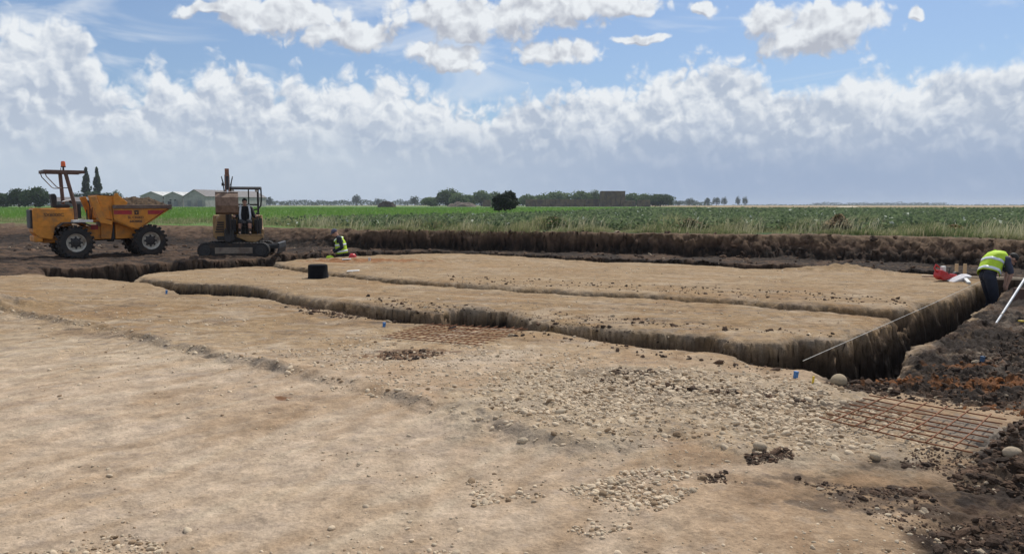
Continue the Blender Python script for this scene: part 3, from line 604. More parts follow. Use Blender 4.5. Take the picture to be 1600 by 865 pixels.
# ---------------------------------------------------------------- grass verge and crop
def blades(name, X, Y, H, W, colours, lean=0.35, label=None, head=None, wind=(0.25, 0.0)):
    n = len(X); Z = terrain(X, Y, False) - 0.02
    a = RNG.uniform(0, 6.283, n); l = RNG.uniform(0.1, 1, n) * lean
    dx = np.cos(a) * l * H + wind[0] * H * RNG.uniform(0.3, 1, n); dy = np.sin(a) * l * H + wind[1] * H
    b = RNG.uniform(0, 6.283, n); sx, sy = np.cos(b) * W / 2, np.sin(b) * W / 2
    V = np.zeros((n, 5, 3))
    base = np.stack([X, Y, Z], 1)
    V[:, 0] = base + np.stack([-sx, -sy, 0 * sx], 1); V[:, 1] = base + np.stack([sx, sy, 0 * sx], 1)
    mid = base + np.stack([dx * 0.35, dy * 0.35, H * 0.6], 1)
    V[:, 2] = mid + np.stack([sx, sy, 0 * sx], 1) * 0.8; V[:, 3] = mid - np.stack([sx, sy, 0 * sx], 1) * 0.8
    V[:, 4] = base + np.stack([dx, dy, H * (1 - 0.25 * l)], 1)
    i = (np.arange(n) * 5)[:, None]
    fl = np.concatenate([i + np.array([[0, 1, 2, 3]]), i + np.array([[3, 2, 4]])], 1).ravel(); tot = np.tile([4, 3], n).astype(np.int32)
    me = np_mesh(name, V.reshape(-1, 3), fl, tot); set_attr(me, 'albedo', np.repeat(colours, 5, 0)); me.materials.append(M_LEAF)
    o = bpy.data.objects.new(name, me); col.objects.link(o); tag(o, label, None, None, 'stuff'); return o
M_LEAF = attr_mat('leaves', 0.75, 8, 0.25, 0, trans=0.45, spec=0.25)
def build_grass():
    n = 175000
    q = RNG.uniform(-0.98, 0.98, n); k = np.abs(RNG.normal(0, 1, n)) * 1.3
    dt = np.interp(q, _bt[:, 0] / _bt[:, 1], _bt[:, 1]); Y = dt + 0.15 + k * (1 + 0.02 * dt); X = q * Y
    left = sstep(-6, -14, X); Y = Y + left * RNG.uniform(0, 7, n); X = q * Y
    den = fbm(X, Y, 2.6, 3, 301) + 0.9 * fbm(X, Y, 0.8, 2, 305); w = RNG.uniform(-0.75, 0.35, n) < den; X, Y, k, den = X[w], Y[w], k[w], den[w]; n = len(X)
    w = terrain(X, Y, False) > Z_FIELD - 0.10; X, Y, k, den = X[w], Y[w], k[w], den[w]; n = len(X)
    hs = np.clip(0.55 + 1.15 * fbm(X, Y, 2.3, 3, 311), 0.18, 1.35)
    H = hs * RNG.uniform(0.26, 0.72, n) * np.interp(X, [-14, -6, 3, 14], [0.7, 0.75, 1.0, 0.9]) * np.clip(0.5 + k * 0.5, 0.5, 1)
    t = np.clip(0.5 + 0.9 * fbm(X, Y, 1.9, 3, 321) + RNG.uniform(-0.35, 0.35, n), 0, 1)[:, None]
    c = np.array((0.11, 0.15, 0.055)) * (1 - t) + np.array((0.30, 0.30, 0.15)) * t
    dry = RNG.uniform(0, 1, n) < 0.22; c[dry] = np.array((0.44, 0.39, 0.24)) * RNG.uniform(0.7, 1.15, (dry.sum(), 1))
    blades('verge_grass', X, Y, H, RNG.uniform(0.010, 0.022, n), c, 0.45, 'rough tall grass and weeds along the top of the bank')
    # pale seed heads above the verge, leaning with the wind
    m = 6500; q = RNG.uniform(-0.85, 0.98, m); dt = np.interp(q, _bt[:, 0] / _bt[:, 1], _bt[:, 1]); Y = dt + 0.2 + np.abs(RNG.normal(0, 1.1, m)); X = q * Y
    w = (fbm(X, Y, 2.4, 3, 331) + 0.35 * fbm(X, Y, 0.7, 2, 335) > 0.12) & (X > -9) & (terrain(X, Y, False) > Z_FIELD - 0.1); X, Y = X[w], Y[w]; m = len(X)
    blades('seed_grass', X, Y, RNG.uniform(0.35, 0.75, m), RNG.uniform(0.006, 0.016, m), np.array((0.50, 0.46, 0.30)) * RNG.uniform(0.6, 1.15, (m, 1)), 0.55, 'pale flowering grass stems standing above the verge', wind=(0.45, 0))
def build_crop():
    # leafy row crop behind the verge on the right, with low grass further left
    n = 105000; u = RNG.uniform(0, 1, n); Y = 27 * (150 / 27) ** (u ** 1.25); X = Y * RNG.uniform(-0.35, 1.0, n)
    line = np.interp(X, [-30, -8, 0, 25, 120], [34, 45, 60, 150, 420]); dt = bank_lines(X, Y)[1]
    w = (Y > dt + 1.3) & (Y < line + RNG.normal(0, 4, n)) & (X > -9 + RNG.normal(0, 2, n)); X, Y = X[w], Y[w]
    X = X + 0.12 * RNG.normal(size=len(X)); Y = np.round((Y + 0.42 * X) / 0.8) * 0.8 - 0.42 * X + RNG.normal(0, 0.16, len(Y))
    w = Y > bank_lines(X, Y)[1] + 1.0; X, Y = X[w], Y[w]; n = len(X)
    Z = Z_FIELD + RNG.uniform(0.05, 0.42, n) + 0.10 * fbm(X, Y, 1.2, 2, 341); s = RNG.uniform(0.06, 0.13, n) * np.clip(Y / 45, 1, 3)
    leaf_mesh('field_crop', np.stack([X, Y, Z], 1), s, (0.065, 0.10, 0.048), (0.16, 0.20, 0.10), 'dark green leafy crop growing in the field behind the verge', 'stuff', pale_frac=0.012)
def leaf_mesh(name, P, s, c0, c1, label=None, kind=None, parent=None, pale_frac=0.0, updir=0.4, nrm=None, colours=None):
    n = len(P); N = RNG.normal(size=(n, 3)) if nrm is None else nrm + 0.6 * RNG.normal(size=(n, 3)); N[:, 2] = np.abs(N[:, 2]) + updir; N /= np.linalg.norm(N, axis=1, keepdims=True)
    A = np.cross(N, RNG.normal(size=(n, 3))); A /= np.linalg.norm(A, axis=1, keepdims=True); B = np.cross(N, A); s = np.broadcast_to(s, (n,))[:, None]
    V = np.stack([P - A * s, P - B * s * 0.55 + N * s * 0.12, P + A * s, P + B * s * 0.55 + N * s * 0.12], 1)
    fl = np.arange(n * 4); me = np_mesh(name, V.reshape(-1, 3), fl, np.full(n, 4, dtype=np.int32))
    t = RNG.uniform(0, 1, (n, 1)); c = (np.array(c0) * (1 - t) + np.array(c1) * t) if colours is None else colours
    if pale_frac: w = RNG.uniform(0, 1, n) < pale_frac; c[w] = np.array((0.45, 0.48, 0.40))
    set_attr(me, 'albedo', np.repeat(c, 4, 0)); me.materials.append(M_LEAF)
    o = bpy.data.objects.new(name, me); col.objects.link(o)
    if parent: o.parent = parent
    if kind: tag(o, label, None, None, kind)
    return o
build_grass(); build_crop()
def build_field():
    n = 75000; u = RNG.uniform(0, 1, n); Y = 36 * (260 / 36) ** u; X = Y * RNG.uniform(-1.0, 0.35, n)
    line = np.interp(X, [-30, -8, 0, 25, 120], [34, 45, 60, 150, 420]); w = (Y > line) & (Y > bank_lines(X, Y)[1] + 6); X, Y = X[w], Y[w]; n = len(X)
    t = RNG.uniform(0, 1, (n, 1)); c = np.array((0.095, 0.20, 0.035)) * (1 - t) + np.array((0.17, 0.27, 0.065)) * t
    s = np.clip(Y / 60, 1, 4)
    blades('field_grass', X, Y, RNG.uniform(0.12, 0.32, n) * s ** 0.3, 0.05 * s, c, 0.5, 'bright green low crop covering the far field')
build_field()

# ---------------------------------------------------------------- trees and shrubs
M_BARK = mat('bark', (0.09, 0.07, 0.05), 0.95, bump=0.4, bump_scale=8)
def tree(name, base, height, width, label, cat='tree', group=None, shape='round', tone=(0.035, 0.065, 0.022), tone2=(0.085, 0.12, 0.045), leaves=1500, clumps=16, trunk_h=0.22, seed=0, leaf=None):
    rr = np.random.default_rng(seed + 500); root = empty(name, base); tag(root, label, cat, group)
    H, W = height, width; cz0 = H * trunk_h * 0.7
    cs, rs = [], []
    for i in range(clumps):
        t = (i + rr.uniform(0, 1)) / clumps
        if shape == 'poplar': z = cz0 + (H - cz0) * (0.08 + 0.86 * t); rad = W * 0.5 * (0.75 * math.sin(math.pi * min(1, 0.18 + t * 0.86)) ** 0.8); a = rr.uniform(0, 6.28); cs.append((math.cos(a) * rad * 0.45, math.sin(a) * rad * 0.45, z)); rs.append((max(rad * 0.6, W * 0.10), max(rad * 0.6, W * 0.10), (H - cz0) * 0.10))
        else:
            ph = math.acos(1 - 1.55 * t); a = i * 2.4 + rr.uniform(-0.5, 0.5); k = rr.uniform(0.45, 0.72); R_ = rr.uniform(0.22, 0.36)
            cs.append((math.sin(ph) * math.cos(a) * W * 0.5 * k, math.sin(ph) * math.sin(a) * W * 0.5 * k, cz0 + (H - cz0) * (0.42 + 0.40 * math.cos(ph) * rr.uniform(0.75, 1.0)))); rs.append((W * R_ * 0.72, W * R_ * 0.72, (H - cz0) * R_ * 0.78))
    cs, rs = np.array(cs), np.array(rs); k = rr.integers(0, clumps, leaves)
    d = rr.normal(size=(leaves, 3)); d /= np.linalg.norm(d, axis=1, keepdims=True); rad = rr.uniform(0.25, 1, (leaves, 1)) ** 0.4 * rr.uniform(0.85, 1.2, (leaves, 1))
    P = cs[k] + d * rad * rs[k]; P[:, 2] = np.maximum(P[:, 2], 0.05)
    ct = rr.uniform(0, 1, (clumps, 1))[k] * 0.6 + rr.uniform(0, 0.4, (leaves, 1)); c = np.array(tone) * (1 - ct) + np.array(tone2) * ct
    s = (leaf or (W * H) ** 0.5 * 0.052) * rr.uniform(0.6, 1.4, leaves)
    leaf_mesh('crown', P, s, None, None, parent=root, nrm=d, updir=0.1, colours=c)
    b = MB(); tr = max(0.05, H * 0.022); b.tube([(0, 0, -0.2), (0.02 * W, 0, H * trunk_h), (0, 0.01 * W, H * 0.55)], [tr * 1.25, tr, tr * 0.5], 8)
    for i in range(0, clumps, max(1, clumps // 7)):
        c_ = cs[i]; b.tube([(0, 0, H * trunk_h * 0.8), (c_[0] * 0.4, c_[1] * 0.4, H * trunk_h * 0.6 + c_[2] * 0.4), tuple(c_)], [tr * 0.5, tr * 0.35, tr * 0.12], 5)
    b.build('trunk', M_BARK, root)
    return root
def tree_px(name, x, ytop, wpx, d, label, **kw):
    if kw.get('group') == G1: wpx *= 1.3
    p = px_field(x, d); k = d / F; yb = 320 + (CAM_H - p.z) / k
    return tree(name, p, (yb - ytop) * k, wpx * k, label, seed=int(x), **kw)
def px_field(x, d):
    q = pxd(x, 330, d); return Vector((q.x, d, Z_FIELD))
G1 = 'trees behind the straw stacks'
for x, yt, w, d, lb, hi in ((673, 307, 26, 415, 'small pale bush at the left end of the clump behind the straw stacks', 1), (699, 294.5, 34, 420, 'tall round dark tree at the left end of the clump behind the straw', 0), (717, 301, 27, 405, 'broad mid green tree right of the tall round dark tree', 1),
                     (731, 303, 24, 425, 'low tree between the two taller trees left of the dark thorn bush', 1), (752, 296.5, 28, 430, 'pale rounded tree just left of the dark thorn bush', 1), (774, 299, 26, 440, 'pale green tree directly behind the dark thorn bush', 1),
                     (824, 303, 26, 430, 'low pale tree just right of the dark thorn bush', 1), (845, 303.5, 24, 440, 'small tree above the left part of the long straw stack', 1), (870, 298, 40, 430, 'broad domed tree above the middle of the long straw stack', 1), (908, 296, 28, 425, 'tall leafy tree left of the square straw stack', 1),
                     (930, 297, 18, 430, 'narrow tree touching the left side of the square straw stack', 1), (986, 301, 30, 425, 'pale tree just right of the square straw stack', 1), (1006, 302, 32, 420, 'mid green tree above the broken straw bales', 1), (1031, 302, 40, 415, 'dark domed tree at the right end of the straw stacks', 0)):
    tn = ((0.03, 0.055, 0.022), (0.08, 0.115, 0.045)) if not hi else ((0.06, 0.10, 0.04), (0.15, 0.20, 0.085))
    tree_px('broadleaf_tree', x, yt, w, d, lb, group=G1, tone=tn[0], tone2=tn[1], leaves=2200, clumps=20, trunk_h=0.05)
tree_px('thorn_bush', 790, 299, 46, 108, 'dark dense thorn bush standing alone in the green field', cat='bush', tone=(0.014, 0.022, 0.012), tone2=(0.035, 0.05, 0.022), leaves=4200, clumps=13, trunk_h=0.05)
G2 = 'bushes and trees at the left field edge'
for x, yt, w, d, lb in ((6, 301, 34, 262, 'low bush cut off by the left edge of the photograph'), (30, 294, 34, 255, 'dark rounded bush between the low bush and the largest bush at far left'), (56, 291.5, 46, 245, 'largest dark bush just left of the yellow dumper')):
    tree_px('hedge_bush', x, yt, w, d, lb, cat='bush', group=G2, leaves=2400, clumps=20, trunk_h=0.04, tone=(0.022, 0.042, 0.018), tone2=(0.06, 0.095, 0.035))
for x, yt, w, lb in ((137, 263, 19, 'poplar touching the right end of the dumper canopy, left of the pair'), (154, 263, 17, 'slim pointed poplar on the right of the pair behind the dumper')):
    tree_px('poplar_tree', x, yt, w, 330, lb, group='pair of poplars behind the dumper', shape='poplar', leaves=2200, clumps=22, trunk_h=0.1, tone=(0.025, 0.045, 0.02), tone2=(0.065, 0.095, 0.04))
for x, yt, w, lb in ((122, 300, 26, 'low bush at the foot of the left poplar'), (146, 297, 30, 'low bush between the two poplars'), (168, 300, 30, 'low bush right of the poplars behind the dumper skip')):
    tree_px('hedge_bush', x, yt, w, 325, lb, cat='bush', group=G2, leaves=1200, trunk_h=0.04, tone=(0.022, 0.042, 0.018), tone2=(0.06, 0.09, 0.035))
tree_px('broadleaf_tree', 182, 296.5, 20, 420, 'small round tree above the soil load of the dumper', leaves=1000, trunk_h=0.12)
G3 = 'single trees on the far horizon'
for x, yt, w, d, lb, sh in ((421, 307, 15, 800, 'round far tree right beside the excavator canopy', 'round'), (557, 302.5, 15, 850, 'tallest far tree standing out of the horizon line left of the straw', 'round'), (648, 305, 17, 700, 'dark far tree just left of the clump by the straw stacks', 'round'), (590, 309, 10, 900, 'small far tree above the dark muck heap', 'round'),
                         (1060, 313, 14, 800, 'low far tree just right of the straw clump', 'round'), (1078, 309, 18, 820, 'pointed far tree group member right of the straw clump', 'round'), (1105, 307.5, 11, 850, 'small rounded far tree left of the twin trees', 'round'), (1119, 307, 14, 850, 'broad far tree in the middle of the right hand row', 'round'), (1131, 307.5, 11, 855, 'far tree next left of the twin trees', 'round'),
                         (1152.5, 306.5, 9, 860, 'left one of the twin trees on the right horizon', 'round'), (1163.5, 306.5, 9, 862, 'right one of the twin trees on the right horizon', 'round')):
    tree_px('broadleaf_tree', x, yt, w, d, lb, group=G3, leaves=700, clumps=11, trunk_h=0.14, tone=(0.025, 0.045, 0.025), tone2=(0.06, 0.085, 0.045))
def horizon_wood(name, x0, x1, d, h0, h1, label, n):
    x = RNG.uniform(x0, x1, n); X = (x - 800) * d / F; hh = h0 + (h1 - h0) * np.clip(0.5 + 1.0 * fbm(x, x * 0, 14, 3, 401), 0, 1); Y = d + RNG.uniform(0, 40, n)
    P = np.stack([X, Y, Z_FIELD + hh * RNG.uniform(0, 1, n) ** 0.7], 1); leaf_mesh(name, P, (1.0 if d > 600 else 0.5) * (d / 1000) ** 0.5, (0.025, 0.045, 0.025), (0.055, 0.08, 0.04), label, 'stuff')
horizon_wood('far_hedge', 664, 1046, 440, 0.5, 6.4, 'hedge and scrub filling the gaps behind the straw stacks', 9000)
horizon_wood('far_wood', 380, 670, 950, 2.5, 8.5, 'low line of far woodland left of the straw stacks', 5200)
horizon_wood('far_wood', 1040, 1115, 900, 2.0, 7, 'low far wood at the right of the straw stacks', 1200)
horizon_wood('far_wood', 1275, 1480, 1600, 1, 8, 'thin line of far woodland on the right horizon', 1900)
horizon_wood('far_hedge', 1150, 1700, 1500, 0.3, 2.6, 'broken far hedge line on the right horizon', 1500)
horizon_wood('far_hedge', -350, 260, 420, 0.6, 2.6, 'low hedge line behind the bushes at the far left', 9000)
# a weedy bush on the verge at the right
def weed(xp, yp, h, w, label, tones, dry=0.3):
    p = px(xp, yp, Z_FIELD); root = empty('weed_clump', p); tag(root, label, 'weed', 'weed clumps on the verge')
    n = 1500; a = RNG.uniform(0, 6.28, n); r = np.sqrt(RNG.uniform(0, 1, n)); z = RNG.uniform(0.02, 1, n); f = np.sin(np.pi * np.clip(0.25 + z * 0.7, 0, 1)); P = np.stack([np.cos(a) * r * f * w / 2 + 0.15 * z * h, np.sin(a) * r * f * w / 2, z * h * RNG.uniform(0.8, 1.05, n)], 1)
    t = RNG.uniform(0, 1, (n, 1)); c = np.array(tones[0]) * (1 - t) + np.array(tones[1]) * t; k = (RNG.uniform(0, 1, n) < dry) & (P[:, 2] > 0.45 * h); c[k] = np.array((0.36, 0.27, 0.17)); leaf_mesh('foliage', P, 0.035 * (1 + h), None, None, parent=root, colours=c)
    b = MB()
    for i in range(14):
        q = P[i]; b.tube([(q[0] * 0.1, q[1] * 0.1, -0.05), (q[0] * 0.5, q[1] * 0.5, q[2] * 0.6), tuple(q)], [0.008, 0.006, 0.003], 5)
    b.build('stems', M_BARK, root)
weed(1306, 365, 0.62, 0.95, 'brown topped weed clump on the verge towards the right', ((0.03, 0.04, 0.018), (0.12, 0.10, 0.05)), 0.5)
weed(1488, 367, 0.32, 0.9, 'low yellowish weed clump on the verge above the two stakes', ((0.09, 0.09, 0.03), (0.17, 0.14, 0.05)))
weed(860, 360, 0.5, 1.3, 'green weed clump on the verge near the middle of the bank', ((0.03, 0.055, 0.018), (0.09, 0.12, 0.04)), 0.1)
weed(1075, 362, 0.45, 1.2, 'green weed clump on the verge between the middle and the brown topped clump', ((0.04, 0.06, 0.02), (0.10, 0.12, 0.05)), 0.2)

# ---------------------------------------------------------------- straw stacks, muck heap, sheds
def straw_mat():
    m = bpy.data.materials.new('straw'); m.use_nodes = True; n = NT(m.node_tree); b = m.node_tree.nodes['Principled BSDF']; tc = n.node('ShaderNodeTexCoord'); O = tc.outputs['Object']
    s = n.v('MULTIPLY', O, (0.35, 0.35, 6)); c = n.mix(n.ramp(n.noise(s, 3, 5, 0.7), 0.3, 0.7), (0.11, 0.075, 0.05), (0.20, 0.145, 0.09)); n.put(b.inputs['Base Color'], n.mix(n.ramp(n.noise(O, 0.5, 4), 0.4, 0.65), c, (0.09, 0.065, 0.05)))
    b.inputs['Roughness'].default_value = 1; bp = n.node('ShaderNodeBump', {'Height': n.noise(O, 9, 5, 0.7), 'Strength': 0.8, 'Distance': 0.1}); n.put(b.inputs['Normal'], bp.outputs[0]); return m
M_STRAW = straw_mat()
def bale_stack(x0, x1, ytop, d, depth, label, ragged=0.0, seed=0):
    """a stack of big square bales, its courses stepped and slumped"""
    rr = random.Random(seed); k = d / F; X0, X1 = (x0 - 800) * k, (x1 - 800) * k; H = (320 + (CAM_H - Z_FIELD) / k - ytop) * k
    nr = max(1, round(H / 1.25)); nb = max(1, round((X1 - X0) / 2.4)); bh = H / nr; bl = (X1 - X0) / nb; b = MB()
    for r in range(nr):
        for i in range(nb):
            for j in range(max(1, round(depth / 1.2))):
                if r and ragged and rr.random() < ragged * r / nr: continue
                b.box((X0 + (i + 0.5) * bl + rr.uniform(-.08, .08) - (X0 + X1) / 2, j * 1.22 + rr.uniform(-.08, .08), (r + 0.5) * bh), (bl * rr.uniform(0.93, 0.985), 1.16, bh * 0.985), Matrix.Rotation(rr.uniform(-.03, .03), 3, 'Z') @ Matrix.Rotation(rr.uniform(-.02, .02) * (1 + 4 * ragged), 3, 'Y'))
    o = b.build('straw_stack', M_STRAW, None, 0.09); o.location = ((X0 + X1) / 2, d, Z_FIELD); tag(o, label, 'straw stack', 'straw bale stacks in front of the tree clump')
bale_stack(821, 936, 311.5, 400, 5, 'long low dark straw bale stack in front of the trees', 0.06, 1)
bale_stack(939, 976, 298.5, 392, 8, 'tall square straw bale stack beside the long low one', 0.0, 2)
bale_stack(995, 1015, 312.5, 385, 3, 'small square straw stack at the right end', 0.1, 3)
bale_stack(974, 992, 313.5, 386, 3, 'slumped broken straw bales between the tall and the small stack', 0.6, 4)
bale_stack(754, 767, 312.5, 405, 3, 'small straw stack left of the dark thorn bush', 0.1, 5)
def heap(name, xc, w, ytop, d, m, label, cat, seed, group=None):
    k = d / F; X = (xc - 800) * k; W = w * k; H = (320 + (CAM_H - Z_FIELD) / k - ytop) * k; n = 40; v = []; f = []
    for i in range(n + 1):
        for j in range(n + 1):
            a, c = i / n * 2 - 1, j / n * 2 - 1; r = max(0, 1 - (abs(a) ** 2.5 + abs(c) ** 2.5)) ; q = np.array([a * 2 + seed]); q2 = np.array([c * 2]); z = r ** 0.6 * H * (1 + 0.7 * float(fbm(q, q2, 0.7, 4, seed)[0])); v.append((a * W / 2, c * W * 0.3, z - 0.05))
    for i in range(n):
        for j in range(n): p = i * (n + 1) + j; f.append((p, p + 1, p + n + 2, p + n + 1))
    b = MB(); b.add(v, f); o = b.build(name, m, None, smooth=60); o.location = (X, d, Z_FIELD); tag(o, label, cat, group)
M_MUCK = mat('muck', (0.06, 0.045, 0.035), 0.95, bump=0.8, bump_scale=2)
heap('muck_heap', 605, 30, 316, 270, M_MUCK, 'dark muck heap lying low in the green field', 'heap', 3)
heap('muck_heap', 722, 46, 317, 380, mat('muck_grey', (0.13, 0.10, 0.075), 0.95, bump=0.8, bump_scale=2), 'brownish muck heap in front of the left trees of the clump', 'heap', 5)
heap('chalk_heap', 1322, 34, 322.2, 330, mat('chalk', (0.55, 0.48, 0.36), 0.95, bump=0.5), 'pale heap lying on the far stubble at the right', 'heap', 7)

M_SHEET = mat('shed_sheet', (0.33, 0.32, 0.30), 0.7, dirt=(0.20, 0.18, 0.16), dirt_amt=0.7, dirt_scale=0.25)
M_ROOFP = mat('shed_roof_pale', (0.52, 0.52, 0.50), 0.7, dirt=(0.32, 0.30, 0.28), dirt_amt=0.6, dirt_scale=0.3)
M_ROOFD = mat('shed_roof_dark', (0.17, 0.155, 0.15), 0.8, dirt=(0.25, 0.22, 0.20), dirt_amt=0.6, dirt_scale=0.3)
M_DOORG = mat('shed_door', (0.20, 0.21, 0.21), 0.6); M_BLACK = mat('black_opening', (0.02, 0.02, 0.022), 0.8)
def shed(xl, xr, yeave, yridge, d, length, skew, label, roof, doors, wall=None, ridge=0.5):
    """gabled farm shed: gable towards us, long side running back to the right"""
    k = d / F; W = (xr - xl) * k; zb = 320 + (CAM_H - Z_FIELD) / k; E, Rg = (zb - yeave) * k, (zb - yridge) * k
    root = empty('farm_shed', ((xl - 800) * k, d, Z_FIELD), skew); tag(root, label, 'shed', 'farm sheds on the left horizon')
    b = MB(); b.prism([(0, 0), (W, 0), (W, E), (W * ridge, Rg), (0, E)], 0, length); b.build('wall', wall or M_SHEET, root)
    r = MB(); t = 0.25
    for (x0, z0, x1, z1) in ((-0.4, E - 0.25, W * ridge, Rg), (W * ridge, Rg, W + 0.4, E - 0.25)):
        r.prism([(x0, z0 + 0.06), (x1, z1 + 0.06), (x1, z1 + 0.06 + t), (x0, z0 + 0.06 + t)], -0.4, length + 0.4)
    r.build('roof', roof, root)
    for (fx, fw, fh, z0, mt) in doors: 
        q = MB(); q.box((fx * W, -0.05, z0 + fh * E / 2), (fw * W, 0.16, fh * E)); q.build('door' if z0 == 0 else 'window', mt, root)
    return root
shed(222, 258, 306.5, 300, 400, 45, R(-4), 'left pale farm shed with a low gable and pale roof', M_ROOFP, ((0.5, 0.16, 0.55, 0, M_DOORG),))
shed(258.5, 289, 306.5, 300.5, 398, 45, R(-4), 'middle pale farm shed with two small windows under the gable', M_ROOFP, ((0.3, 0.18, 0.5, 0, M_BLACK), (0.62, 0.2, 0.6, 0, M_DOORG), (0.35, 0.1, 0.12, 3.0, M_BLACK), (0.6, 0.1, 0.12, 3.0, M_BLACK)))
sh = shed(289.5, 326, 307, 297, 392, 62, R(-10), 'right farm shed with the long dark roof behind the excavator', M_ROOFD, ((0.25, 0.16, 0.6, 0, M_DOORG), (0.75, 0.2, 0.6, 0, M_DOORG)))
def dark_shed():
    k = 300 / F; root = empty('farm_shed', ((84 - 800) * k, 300, Z_FIELD)); tag(root, 'low dark shed seen between the dumper roll bar posts', 'shed'); W = 50 * k
    b = MB(); b.box((W / 2, 4, 1.1), (W, 8, 2.2)); b.build('wall', mat('dark_board', (0.07, 0.06, 0.06), 0.8), root); r = MB(); r.prism([(-0.3, 2.2), (8.3, 2.2), (4, 3.9)], -0.3, W + 0.3, 'X'); r.build('roof', M_ROOFD, root)
dark_shed()
# ---------------------------------------------------------------- vehicle materials
YEL = mat('yellow_paint', (0.64, 0.245, 0.022), 0.5, dirt=(0.24, 0.14, 0.07), dirt_amt=0.6, dirt_scale=2.6, var=0.10)
YEL2 = mat('ochre_paint', (0.32, 0.19, 0.07), 0.5, dirt=(0.18, 0.12, 0.07), dirt_amt=0.55, dirt_scale=2.2, var=0.08)
RUBBER = mat('tyre_rubber', (0.022, 0.021, 0.021), 0.85, dirt=(0.085, 0.058, 0.04), dirt_amt=0.75, dirt_scale=4)
BLACKM = mat('black_metal', (0.018, 0.018, 0.02), 0.5, dirt=(0.07, 0.05, 0.04), dirt_amt=0.4)
RIMM = mat('cream_rim', (0.56, 0.53, 0.46), 0.5, dirt=(0.20, 0.14, 0.09), dirt_amt=0.75, dirt_scale=5)
STEEL = mat('worn_steel', (0.30, 0.28, 0.26), 0.4, 0.7, dirt=(0.14, 0.08, 0.05), dirt_amt=0.7, dirt_scale=6)
BARE = mat('scraped_rim_steel', (0.14, 0.095, 0.075), 0.6, 0.2, dirt=(0.30, 0.24, 0.18), dirt_amt=0.5, dirt_scale=5)
POSTM = mat('post_paint', (0.12, 0.065, 0.045), 0.55, dirt=(0.07, 0.05, 0.04), dirt_amt=0.5)
REDM = mat('red_paint', (0.38, 0.022, 0.028), 0.5, dirt=(0.16, 0.09, 0.06), dirt_amt=0.5, dirt_scale=3)
WHITEM = mat('white_paint', (0.72, 0.72, 0.70), 0.5, dirt=(0.35, 0.30, 0.24), dirt_amt=0.4)
CHROME = mat('chrome_rod', (0.7, 0.7, 0.72), 0.18, 1.0)
SEATM = mat('black_vinyl', (0.015, 0.015, 0.016), 0.6)
LETTER = mat('dark_lettering', (0.03, 0.025, 0.02), 0.6)
def amber():
    m = bpy.data.materials.new('amber_lens'); m.use_nodes = True; b = m.node_tree.nodes['Principled BSDF']; b.inputs['Base Color'].default_value = (0.75, 0.13, 0.02, 1); b.inputs['Roughness'].default_value = 0.2; b.inputs['Transmission Weight'].default_value = 0.15; return m
AMBER = amber()
def lettering(text, size, loc, parent, rot=(R(90), 0, 0), m=None, name='lettering', stretch=1.0):
    cu = bpy.data.curves.new(name, 'FONT'); cu.body = text; cu.size = size; cu.align_x = 'CENTER'; cu.align_y = 'CENTER'; cu.extrude = 0.002; cu.offset = size * 0.018
    o = bpy.data.objects.new(name, cu); col.objects.link(o); bpy.context.view_layer.update()
    me = bpy.data.meshes.new_from_object(o.evaluated_get(bpy.context.evaluated_depsgraph_get())); bpy.data.objects.remove(o); bpy.data.curves.remove(cu)
    me.materials.clear(); me.materials.append(m or LETTER); ob = bpy.data.objects.new(name, me); col.objects.link(ob); ob.location = loc; ob.rotation_euler = rot; ob.scale = (stretch, 1, 1); ob.parent = parent
    return ob
def soil_mound(name, W, L, H, seed, parent=None):
    n = 36; v, f = [], []
    A, B = np.meshgrid(np.linspace(-1, 1, n + 1), np.linspace(-1, 1, n + 1), indexing='ij'); a, b = A.ravel(), B.ravel()
    z = (np.clip(1 - np.maximum(abs(a), abs(b)) ** 2.2, 0, 1) ** 0.8) * H * (1 + 0.55 * fbm(a * 2 + seed, b * 2, 0.9, 4, 7)) + 0.05 * fbm(a * 2 + seed, b * 2, 0.2, 3, 17)
    v = np.stack([a * L / 2, b * W / 2, z], 1); i = np.arange(n)[:, None] * (n + 1) + np.arange(n)[None, :]; q = np.stack([i, i + n + 1, i + n + 2, i + 1], -1).reshape(-1, 4)
    me = np_mesh(name, v, q.ravel(), np.full(len(q), 4, dtype=np.int32), True); t = np.clip(0.5 + fbm(a * 3, b * 3, 0.3, 3, 27), 0, 1); set_attr(me, 'albedo', mixc(col3(PEAT * 1.1, len(a)), CLAY * 1.1, t)); me.materials.append(M_CLOD)
    o = bpy.data.objects.new(name, me); col.objects.link(o)
    if parent: o.parent = parent
    return o

